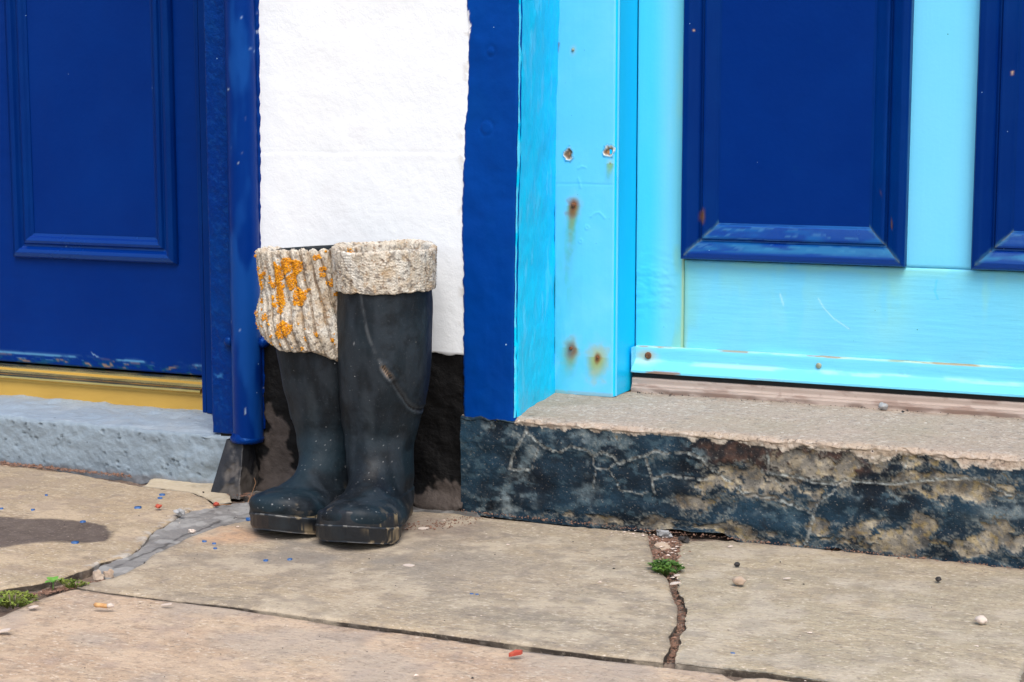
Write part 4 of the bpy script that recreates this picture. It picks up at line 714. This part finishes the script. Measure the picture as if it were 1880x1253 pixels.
def cuff(root, flare, lean, p0, p1, closed, zb, zt, th, ribs, rib_amp, seed, nphi, label, slant=0., inner=.05, zrim=lambda x: 0*x, bulge=0):
    ph = np.linspace(p0, p1, nphi+(1 if closed else 0)); ph = ph[:-1] if closed else ph
    no, nt_, ni = 90, 12, 24; u = []
    for k in range(6): a = -math.pi/2+k/5*math.pi/2; u.append(('b', 1+math.sin(a)*0, a))
    prof = [('b', k/7) for k in range(7)]+[('o', k/no) for k in range(no)]+[('t', k/nt_) for k in range(nt_)]+[('i', k/ni) for k in range(ni+1)]
    n = len(prof); V = np.zeros((len(ph), n, 3)); S = np.zeros((len(ph), n)); ZZ = np.zeros((len(ph), n))
    e = np.ones(len(ph)) if closed else sstep(0, .28, np.minimum(ph-p0, p1-ph))
    zbv, ztv = zb(ph), zt(ph)
    for j, (kd, f) in enumerate(prof):
        if kd == 'b': a = f*math.pi/2; g = th*math.sin(a); z = zbv+th*.6*(1-math.cos(a))-.0
        elif kd == 'o': g = np.full(len(ph), th); z = zbv+th*.6+(ztv-th*.7-zbv-th*.6)*f
        elif kd == 't': a = f*math.pi; g = th*.5+(th*.5+.002)*math.cos(a)-.002; z = ztv-th*.7+th*.7*math.sin(a)
        else: g = np.full(len(ph), -.004-.004*min(1, f*3)); z = ztv-th*.7-inner*f
        ZZ[:,j] = z; fr = np.clip((z-zbv)/np.maximum(ztv-zbv, .01), 0, 1); g = g+(bulge(ph, fr) if bulge and kd in 'bo' else 0)
        if kd in 'bo' or (kd == 't' and f < .5): g = g*e
        S[:,j] = g; x, y, _ = shaft_at(ph, z, flare, lean, g); V[:,j] = np.stack([x, y, z], 1)
    PH = np.repeat(ph[:,None], n, 1); Vf = V.reshape(-1, 3); phf = PH.ravel(); zf = ZZ.ravel()
    out = np.repeat(np.array([1 if k in 'bo' else (1 if f < .6 else .6) for k, f in prof])[None], len(ph), 0).ravel()
    nn = fbm(Vf+seed, 14, 3, seed); s_ = phf*ribs/(2*math.pi)+slant*(zf-.33)+(nn-.5)*1.15; rb = np.abs(np.sin(s_*math.pi))**.8; row = zf/.0042
    sti = np.abs(np.sin(math.pi*(row+.5*np.abs(((s_*4) % 2)-1)*2)))*.0016+np.abs(np.sin(s_*math.pi*4))*.0010
    dsp = ((rb-.5)*rib_amp+sti*(1 if rib_amp > .003 else .8)+(fbm(Vf+seed, 22, 3, seed+1)-.5)*.0035+(fbm(Vf+seed, 160, 3, seed+2)-.5)*.0022)*out*np.repeat(e[:,None], n, 1).ravel()
    inward = np.array([0 if k in 'bot' else 1 for k, f in prof]); sg = np.where(np.repeat(inward[None], len(ph), 0).ravel() > 0, -1, 1)
    Vf[:,0] += np.sin(phf)*dsp*sg; Vf[:,1] -= np.cos(phf)*dsp*sg
    tp = np.repeat(np.array([1 if k == 't' else 0 for k, f in prof])[None], len(ph), 0).ravel(); Vf[:,2] += tp*dsp*.8+zrim(Vf[:,0])*sstep(.3, .4, Vf[:,2])
    btm = np.repeat(np.array([1 if k == 'b' else 0 for k, f in prof])[None], len(ph), 0).ravel(); Vf[:,2] += btm*(fbm(Vf+seed, 60, 3, seed+4)-.5)*.007
    st = Stain(len(Vf)); gro = 1-rb
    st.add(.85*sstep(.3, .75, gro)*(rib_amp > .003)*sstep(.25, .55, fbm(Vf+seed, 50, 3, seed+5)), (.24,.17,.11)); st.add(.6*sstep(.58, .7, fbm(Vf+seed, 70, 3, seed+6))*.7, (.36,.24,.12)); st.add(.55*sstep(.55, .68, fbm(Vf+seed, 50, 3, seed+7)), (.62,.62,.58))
    st.add(.6*sstep(.63, .68, fbm(Vf+seed, 190, 2, seed+8)), (.09,.07,.06))
    o = link_mesh('sock_cuff', Vf, gridf(len(ph), n, cu=closed, flip=True), m_sock, root, st, label=label)
    return Vf.reshape(len(ph), n, 3), st
GASH_LINE = [(-0.0046,0.3552),(-0.0032,0.3378),(0.0030,0.3062),(0.0092,0.2839),(0.0153,0.2664),(0.0251,0.2463)]; GASH_OPEN = [(0.0273,0.2423),(0.0316,0.2341),(0.0359,0.2259)]; GASH_TAIL = [(0.0359,0.2259),(0.0416,0.2160),(0.0477,0.2010),(0.0536,0.1875),(0.0600,0.1768),(0.0684,0.1670)]
fl_r = lambda z: -.0025*sstep(.15, .25, z); le_r = lambda z: .0*z+.011*sstep(.10, .26, z)
fl_l = lambda z: .0*z+.001; le_l = lambda z: -.025*np.clip((np.asarray(z)-.09)/.31, 0, 1.2)**1.45
zr_r = lambda x: 0*x; zr_l = lambda x: .055*(x+.03)
b_r = boot((-.0885, -.051, 0), R(12.5), 'front rubber boot with a split down its shaft and a thick rolled cream cuff', fl_r, le_r, 1, True, 400, zr_r)
b_l = boot((-.1680, -.029, 0), R(2), 'rubber boot by the downpipe, its ribbed cream sock spotted with orange lichen', fl_l, le_l, -1, False, 500, zr_l)
cuff(b_r, fl_r, le_r, -math.pi, math.pi, True, lambda p: .3575+.002*np.sin(p*2+1)-.004*np.cos(p), lambda p: .4175-.003*np.cos(p)+.002*np.sin(p*3), .0036, 46, .0012, 600, 300, 'rolled cream knitted cuff', inner=.055)
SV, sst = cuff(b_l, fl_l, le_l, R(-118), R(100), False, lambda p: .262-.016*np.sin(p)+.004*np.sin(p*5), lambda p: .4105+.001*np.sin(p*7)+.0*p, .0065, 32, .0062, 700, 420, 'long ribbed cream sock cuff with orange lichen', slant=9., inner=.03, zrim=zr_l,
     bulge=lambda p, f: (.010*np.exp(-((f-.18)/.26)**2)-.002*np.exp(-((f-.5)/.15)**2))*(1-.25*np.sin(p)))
# lichen: small crusts growing on the sock
def lichen():
    out = SV[:, 8:98].reshape(-1, 3); X = out[:,0]; Z = out[:,2]; m = np.zeros(len(out)); n = fbm(out, 90, 3, 801); n2 = fbm(out, 30, 3, 802)
    for (cx, cz), rx, rz in LICH: m = np.maximum(m, 1-np.hypot((X-cx)/rx, (Z-cz)/rz))
    m = m+(n-.5)*.9+(n2-.5)*.5; ids = np.where((m > .2) & (out[:,1] < -.095))[0]; g = np.random.default_rng(4); ids = g.choice(ids, min(len(ids), 4500), replace=False)
    bm = bmesh.new(); bmesh.ops.create_icosphere(bm, subdivisions=1, radius=1); bv = np.array([v.co[:] for v in bm.verts]); bf = np.array([[v.index for v in f.verts] for f in bm.faces]); bm.free()
    V = []; Fc = []
    for k, i in enumerate(ids):
        r_ = g.uniform(.0005, .0014); V.append(bv*r_*g.uniform(.7, 1.3, (len(bv), 1))+out[i]+[0, -.0006, 0]+g.normal(0, .0005, 3)); Fc.append(bf+k*len(bv))
    o = link_mesh('lichen', np.concatenate(V), np.concatenate(Fc), m_lichen, b_l, kind='stuff')
LICH = [((-0.0386,0.3761), .010, .020), ((-0.0363,0.3479), .009, .018), ((-0.0221,0.3904), .013, .015), ((-0.0066,0.3906), .012, .016), ((-0.0133,0.3688), .012, .016), ((-0.0034,0.3447), .012, .020), ((-0.0349,0.3245), .006, .007), ((-0.0238,0.2973), .015, .015), ((-0.0319,0.2896), .012, .010), ((0.0200,0.4025), .006, .006), ((0.0286,0.3861), .005, .005), ((0.0381,0.4186), .005, .006), ((0.0267,0.3773), .004, .005), ((-0.0341,0.2732), .004, .003)]
lichen()

# ============================================================ SMALL THINGS ON THE PAVING
def pebble(name, p, rx, ry, rz_, m, label, cat, seed, z=0, group=None, ang=0.):
    bm = bmesh.new(); bmesh.ops.create_icosphere(bm, subdivisions=3 if name == 'pebble' else 2, radius=1); v = np.array([q.co[:] for q in bm.verts]); f = np.array([[q.index for q in k.verts] for k in bm.faces]); bm.free()
    n = (fbm(v+seed, 1.6, 3, seed)-.5)*.9; v = v*(1+n*(1 if name == 'pebble' else 1.8))[:,None]*[rx, ry, rz_]; c, s = math.cos(ang), math.sin(ang); v = np.stack([v[:,0]*c-v[:,1]*s, v[:,0]*s+v[:,1]*c, v[:,2]-v[:,2].min()], 1)
    o = link_mesh(name, v, f, m, smooth=(name == 'pebble')); o.location = (p[0], p[1], z); return tag(o, label, cat, group)
pebble('pebble', (0.5279,-0.2563), .0085, .0065, .0055, m_stone, 'smooth tan pebble on the flagstone right of the weedy crack', 'pebble', 1, .001)
pebble('pebble', (0.8474,-0.3067), .0075, .006, .005, m_stone_w, 'whitish pebble near the right edge of the paving', 'pebble', 2, .001)
pebble('pebble', ((0.5944,0.1557)[0], .285), .0075, .006, .0055, m_stone_g, 'small grey pebble on the doorstep by the metal threshold', 'pebble', 3, .1535)
pebble('pebble', (0.7630,-0.1306), .004, .004, .003, m_chipk, 'tiny black stone on the buff flagstone at the right', 'pebble', 4, .001)
pebble('pebble', (0.4976,-0.1639), .004, .004, .003, m_chipk, 'tiny dark stone on the flagstone above the tan pebble', 'pebble', 5, .001)
pebble('stone_fragment', (-0.2673,-0.5586), .008, .006, .008, m_stone, 'pointed brown stone standing in the joint below the mortar strip', 'stone', 6, -.008)
pebble('stone_fragment', (-0.2585,-0.5455), .007, .004, .007, m_stone, 'thin brown stone chip leaning beside the pointed stone', 'stone', 7, -.008, ang=.6)
pebble('stone_fragment', (-0.3689,-0.2219), .010, .006, .005, m_stone_g, 'grey lump of mortar at the upper edge of the mortar strip', 'stone', 8, .002)
pebble('stone_fragment', (-0.2986,-0.2943), .006, .0035, .004, m_stone_w, 'pale stone chip lying on the grey mortar strip', 'stone', 9, -.004)
pebble('stone_fragment', (0.3871,-0.0599), .008, .005, .005, m_chipk, 'dark stone fragment at the foot of the cracked doorstep', 'stone', 10, -.003)
pebble('stone_fragment', (0.3669,-0.0969), .012, .012, .005, m_stone, 'flat tan stone piece wedged at the top of the weedy crack', 'stone', 11, -.006)
pebble('stone_fragment', (0.3494,-0.0374), .012, .006, .006, m_stone_g, 'flat grey stone piece under the edge of the doorstep', 'stone', 12, -.004)
pebble('red_fragment', (-0.4234,-0.2017), .006, .005, .004, m_red, 'red brick crumb beside the blue paint drops at the left', 'fragment', 13, .004)
pebble('red_fragment', (-0.3541,-0.1459), .004, .004, .0035, m_red, 'small red crumb near the foot of the downpipe', 'fragment', 14, .001)
def flake(name, p, r, m, label, seed, z=.0014, tilt=(.2,.1), ang=0, asp=.6, cat='flake', th=.0012):
    g = np.random.default_rng(seed); n = 9; a = np.linspace(0, 2*math.pi, n+1)[:-1]; rr = r*(.65+.5*g.random(n)); x = rr*np.cos(a); y = rr*np.sin(a)*asp; c, s = math.cos(ang), math.sin(ang); x, y = x*c-y*s, x*s+y*c
    zt = x*tilt[0]+y*tilt[1]; V = np.concatenate([np.stack([x, y, zt+th], 1), np.stack([x, y, zt], 1), [[0, 0, th*1.6]]])
    F_ = [(i, (i+1) % n, 2*n) for i in range(n)]+[(i, n+i, n+(i+1) % n, (i+1) % n) for i in range(n)]+[tuple(range(2*n-1, n-1, -1))]
    o = link_mesh(name, V, F_, m, smooth=False); o.location = (p[0], p[1], z); return tag(o, label, cat)
flake('red_chip', (0.3830,-0.6478), .0075, m_red, 'bright red chip lying on the pink flagstone in front', 21, .002, ang=.4, th=.004)
flake('paint_flake', (-0.2468,-0.7140), .008, m_stone_w, 'white flake on the front flagstone near the moss', 22)
flake('paint_flake', (-0.1014,-0.6382), .008, m_stone_w, 'pale flake on the front flagstone right of the cigarette end', 23, asp=.4)
flake('paint_flake', (-0.2129,-0.8104), .011, m_stone_w, 'white flake at the left edge of the front flagstone', 24)
flake('paint_flake', (0.4524,-0.2900), .010, m_stone_w, 'white flake just below the weed in the crack', 25, .004, asp=.5)
flake('paint_flake', (0.4422,-0.2533), .005, m_stone_w, 'small pale flake touching the weed in the crack', 26, .004)
flake('paint_flake', (0.5771,-0.1989), .005, m_stone_w, 'little white flake on the buff flagstone right of the tan pebble', 27)
flake('paint_flake', (0.6384,-0.2720)if False else (0.4567,-0.0636), .004, m_stone_w, 'tiny pale flake on the buff flagstone below the doorstep', 28)
flake('pale_spot', (0.0076,-0.1424), .011, m_stone_w, 'pale round patch on the flagstone right of the front boot', 29, .001, (0,0), asp=.9, th=.0006, cat='flake')
flake('pale_spot', (0.0878,-0.3409), .009, m_stone_w, 'faint pale patch on the flagstone below the front boot', 30, .001, (0,0), asp=.9, th=.0006)
# cigarette end
cb = thing('cigarette_end', (-0.1633, -0.6846, .002), 'crushed brown cigarette end on the front flagstone', 'cigarette end')
def tube(pts, rad, n=10):
    V = []; F_ = []
    for i, (p, r_) in enumerate(zip(pts, rad)):
        p = np.array(p); t = np.array(pts[min(i+1, len(pts)-1)])-np.array(pts[max(i-1, 0)]); t = t/np.linalg.norm(t); a = np.cross(t, [0,0,1.]); a = a/max(np.linalg.norm(a), 1e-6) if np.linalg.norm(a) > 1e-3 else np.array([1.,0,0]); b = np.cross(a, t)
        for k in range(n): q = 2*math.pi*k/n; V.append(p+r_*(a*math.cos(q)+b*math.sin(q)))
    for i in range(len(pts)-1):
        for k in range(n): F_.append((i*n+k, i*n+(k+1) % n, (i+1)*n+(k+1) % n, (i+1)*n+k))
    F_ += [tuple(range(n))[::-1], tuple(range((len(pts)-1)*n, len(pts)*n))]; return np.array(V), F_
c0 = np.array([-0.1633, -0.6846, .0055])
V, F_ = tube([c0+[dx, dx*.25, dz] for dx, dz in ((-.011,0),(-.010,.001),(-.002,.0006),(.005,0))], [.0025,.0036,.0034,.0032]); V[:,2] = .002+(V[:,2]-.002)*.85; link_mesh('filter', V, F_, m_butt, cb)
V, F_ = tube([c0+[dx, dx*.25+dy, dz] for dx, dy, dz in ((.0052,0,0),(.009,.001,.0012),(.0125,.002,.0))], [.0032,.0036,.0018]); V[:,2] = .002+(V[:,2]-.002)*.85; link_mesh('burnt_paper', V, F_, m_stone_w, cb)
# twig by the wall
V, F_ = tube([(-0.3236, -0.1028, .002), (-0.3394, -0.0667, .006), (-0.3549, -0.0293, .016), (-0.3738, -0.0060, .022)], [.0006]*4, 6); tag(link_mesh('twig', V, F_, m_twig), 'thin dry stalk curling up beside the foot of the downpipe', 'twig')
V, F_ = tube([(-0.3600, -0.1402, .001), (-0.3504, -0.1317, .002), (-0.3415, -0.1235, .001)], [.0007]*3, 6); tag(link_mesh('twig', V, F_, m_twig), 'short dry stalk lying flat left of the pipe foot', 'twig')
# weeds
def leaf_mesh(p, dirv, up, L, wd):
    dirv = np.array(dirv, float); dirv /= np.linalg.norm(dirv); s = np.cross(dirv, up); s /= np.linalg.norm(s); n = np.cross(s, dirv); V = []
    for t, ww, h in ((0,.1,0),(.25,.75,.05),(.55,1,.09),(.8,.65,.06),(1,.06,0)):
        for q in (-1, 0, 1): V.append(p+dirv*L*t+s*wd*ww*q+n*(L*h-abs(q)*wd*.0+(-.15*wd if q == 0 else 0)))
    F_ = [(i*3+j, (i+1)*3+j, (i+1)*3+j+1, i*3+j+1) for i in range(4) for j in (0, 1)]; return np.array(V), F_
def tuft(c, rx, ry, h, n, L, m, label, cat, seed, name='weed'):
    root = thing(name, (c[0], c[1], -.004), label, cat); g = np.random.default_rng(seed); V = []; F_ = []; VS = []; FS = []
    for _ in range(n):
        a = g.uniform(0, 6.28); r_ = math.sqrt(g.random()); p = np.array([c[0]+rx*r_*math.cos(a), c[1]+ry*r_*math.sin(a), 0]); hh = h*g.uniform(.3, 1)*(1.15-.6*r_); b0 = np.array([c[0]+rx*.5*r_*math.cos(a), c[1]+ry*.5*r_*math.sin(a), -.006])
        tip = p+[0, 0, hh]; v, f = tube([b0, (b0+tip)/2+[0, 0, .002], tip], [.0005,.0004,.0003], 4); FS += [tuple(q+len(VS) for q in k) for k in f]; VS += list(v)
        for k in range(g.integers(3, 6)):
            a2 = g.uniform(0, 6.28); v, f = leaf_mesh(tip-[0, 0, hh*.3*g.random()], (math.cos(a2), math.sin(a2), g.uniform(-.1, .8)), (0,0,1), L*g.uniform(.6, 1.2), L*.33*g.uniform(.7, 1.2)); F_ += [tuple(q+len(V) for q in k_) for k_ in f]; V += list(v)
    link_mesh('foliage', np.array(V), F_, m, root); link_mesh('stems', np.array(VS), FS, m, root)
tuft((0.4157,-0.2255), .026, .022, .016, 80, .0065, m_leaf, 'green weed growing in the crack below the doorstep', 'weed', 31)
tuft((-0.2936,-0.6999), .034, .028, .010, 110, .0045, m_moss, 'yellow-green moss in the joint at the left edge', 'moss', 32, 'moss')
tuft((-0.2731,-0.6029), .026, .008, .006, 45, .004, m_moss, 'thin strip of moss in the joint right of the bright seedling', 'moss', 33, 'moss')
sp = thing('seedling', (-0.2893, -0.6247, -.004), 'bright green seedling with round leaves in the left joint', 'weed')
pc = np.array([-0.2893, -0.6247, 0.]); V, F_ = tube([pc+[0,0,-.006], pc+[.001,0,.008]], [.0008,.0006], 5); link_mesh('stem', V, F_, m_leaf2, sp)
for a, L, el in ((.1,.012,.25), (1.5,.010,.5), (2.9,.013,.25), (4.3,.012,.0), (5.3,.010,.1)):
    v, f = leaf_mesh(pc+[.001,0,.008], (math.cos(a), math.sin(a), el), (0,0,1), L, .0048); link_mesh('leaf', v, f, m_leaf2, sp)
# crumbs, grit and flakes
def scatter(name, n, samp, size, m, seed, zf=.001, flat=.6):
    g = np.random.default_rng(seed); base = np.array([(1,0,0),(-.5,.87,0),(-.5,-.87,0),(0,0,1.),(.3,.2,-.8)]); ft = np.array([(0,1,3),(1,2,3),(2,0,3),(1,0,4),(2,1,4),(0,2,4)]); V = []; F_ = []
    for k in range(n):
        x, y = samp(g); r_ = size*g.uniform(.4, 1.3)*(1+1.2*(g.random() < .06)); b = base*g.uniform(.6, 1.3, (5, 3))*[1, 1, flat]; a = g.uniform(0, 6.28); c, s = math.cos(a), math.sin(a); b = np.stack([b[:,0]*c-b[:,1]*s, b[:,0]*s+b[:,1]*c, b[:,2]], 1)
        V.append(b*r_+[x, y, zf+r_*.3]); F_.append(ft+5*k)
    o = link_mesh(name, np.concatenate(V), np.concatenate(F_), m, smooth=False); o['kind'] = 'stuff'; return o
def along(pts, wd):
    pts = [np.array(p) for p in pts]
    def f(g):
        k = g.integers(len(pts)-1); t = g.random(); p = pts[k]+(pts[k+1]-pts[k])*t; return p[0]+g.normal(0, wd), p[1]+g.normal(0, wd)
    return f
def area(x0, x1, y0, y1): return lambda g: (g.uniform(x0, x1), g.uniform(y0, y1))
lbase = [(x, -.012) for x in np.linspace(-1.0, -.62, 6)]; rbase = [(x, -.012) for x in np.linspace(.0, .95, 12)]
tag(scatter('brown_debris', 900, along(lbase, .006), .0019, m_chipd, 41, .001), 'reddish brown crumbs along the foot of the grey step', 'debris')
tag(scatter('brown_debris', 700, along(rbase, .005), .0013, m_chipd, 42, .0), 'reddish brown crumbs along the foot of the concrete doorstep', 'debris')
ck = [(0.3349,-0.0439),(0.3585,-0.0514),(0.3724,-0.1150),(0.3994,-0.1695),(0.4342,-0.2478),(0.4592,-0.3100),(0.4912,-0.3785),(0.5090,-0.4355),(0.5202,-0.4945),(0.5351,-0.5324),(0.5428,-0.5741)]
tag(scatter('crack_debris', 1100, along(ck[:5], .014), .0020, m_chipd, 43, -.003), 'brown crumbs filling the top of the crack below the doorstep', 'debris')
tag(scatter('crack_grit', 500, along(ck[4:], .004), .0016, m_chipd, 44, -.008), 'brown grit down in the narrow crack between the flagstones', 'debris')
tag(scatter('white_flakes', 110, along([(0.2757,-0.0448),(0.3349,-0.0439),(0.3638,-0.0668),(0.3916,-0.1401),(0.4419,-0.2594)], .012), .0017, m_chipl, 45, .001, .3), 'pale paint flakes strewn round the top of the crack', 'debris')
tag(scatter('grit', 170, area(-.5, .95, -.9, -.02), .0011, m_chipk, 46, .001), 'fine black grit scattered over the flagstones', 'grit')
tag(scatter('pale_grit', 210, area(-.5, .95, -.9, -.02), .0013, m_chipl, 47, .001, .3), 'fine pale grit scattered over the flagstones', 'grit')
tag(scatter('red_grit', 260, along([(-.05,-.16),(.0,-.13),(.03,-.09),(.05,-.04)], .014), .0014, m_chipd, 48, .001), 'brown crumbs beside the heel of the front boot', 'debris')
tag(scatter('step_grit', 160, along([(x, .29) for x in np.linspace(.18, .95, 8)], .006), .0013, m_chipk, 49, .154), 'dark grit along the metal threshold on the doorstep', 'grit')
tag(scatter('gutter_grit', 420, along([(-0.2490,-0.5534),(-0.2619,-0.5831),(-0.2846,-0.6051),(-0.3013,-0.6502)], .006), .0022, m_chipd, 50, -.006), 'brown crumbs in the joint below the mortar strip', 'debris')
tag(scatter('corner_debris', 260, along([(-0.3872,-0.0438),(-0.3395,-0.0536),(-0.3091,-0.0532)], .008), .0018, m_chipd, 51, .0), 'brown crumbs in the corner behind the pipe foot', 'debris')
# dried drops of blue paint on the paving
def drops():
    g = np.random.default_rng(9); L = [(253,934,.011,.010),(298,910,.009,.006),(294,916,.008,.005),(270,938,.004,.004),(279,937,.004,.004),(60,938,.006,.005),(82,925,.004,.003),(20,937,.004,.004),(3,936,.006,.006),(152,960,.008,.007),(60,917,.004,.004),(138,998,.010,.008),(457,953,.010,.005),(375,995,.007,.004),(393,999,.006,.004),(395,1008,.006,.004),
      (488,1030,.006,.005),(532,1028,.006,.006),(692,1090,.004,.004),(726,1061,.004,.004),(775,1102,.004,.003),(866,1092,.005,.003),(876,1093,.005,.003),(908,1090,.003,.002),(830,1157,.003,.003),(1037,1081,.003,.003),(446,1158,.004,.003),(390,1155,.004,.003),(173,1085,.004,.003),(1345,1201,.006,.003),(1366,1228,.003,.002),(1487,1047,.004,.002),(247,962,.004,.004),(85,911,.005,.003),(60,918,.003,.002),(428,988,.002,.002),(360,1100,.003,.003)]
    V = []; F_ = []
    for (px, rx, ry) in [((DG[i]), a, b) for i, (_, _, a, b) in enumerate(L)]:
        n = 14; k = len(V); rx *= .62; ry *= .62; zc = .0026 if px[0] < -.3 else .0016
        if max(rx, ry) < .0026: continue
        for j in range(n): a = 2*math.pi*j/n; r_ = 1+.35*(g.random()-.5); V.append((px[0]+rx*r_*math.cos(a)*.8, px[1]+ry*r_*math.sin(a), zc))
        V.append((px[0], px[1], zc+.0004)); F_ += [(k+j, k+(j+1) % n, k+n) for j in range(n)]
        for j in range(n): V.append((V[k+j][0], V[k+j][1], zc-.004))
        F_ += [(k+j, k+n+1+j, k+n+1+(j+1) % n, k+(j+1) % n) for j in range(n)]
    o = link_mesh('blue_paint_drops', np.array(V), F_, m_bluedrop, kind='stuff'); tag(o, 'dried drops of blue paint on the flagstones', 'paint drops')
DG = [(-0.4618,-0.2024),(-0.4821,-0.1085),(-0.4711,-0.1300),(-0.4396,-0.2090),(-0.4349,-0.2028),(-0.6019,-0.2816),(-0.6171,-0.2341),(-0.6354,-0.2925),(-0.6510,-0.2954),(-0.4805,-0.3150),(-0.6550,-0.2166),(-0.4101,-0.4236),(-0.2651,-0.1913),(-0.2461,-0.3396),(-0.2260,-0.3447),(-0.2086,-0.3681),(-0.1072,-0.3960),(-0.0800,-0.3774),(0.1122,-0.4794),(0.0978,-0.4013),(0.1793,-0.4828),(0.2259,-0.4342),(0.2334,-0.4337),(0.2506,-0.4175),(0.2711,-0.5841),(0.3244,-0.3589),(0.0435,-0.6884),(0.0064,-0.6977),(-0.2285,-0.6177),(0.6057,-0.5371),(0.6331,-0.5835),(0.5920,-0.1373),(-0.4049,-0.2889),(-0.6506,-0.1884),(-0.6524,-0.2198),(-0.2207,-0.3033),(-0.0860,-0.5960)]
drops()
for o in bpy.data.objects:
    if '_w' in o.keys(): del o['_w']
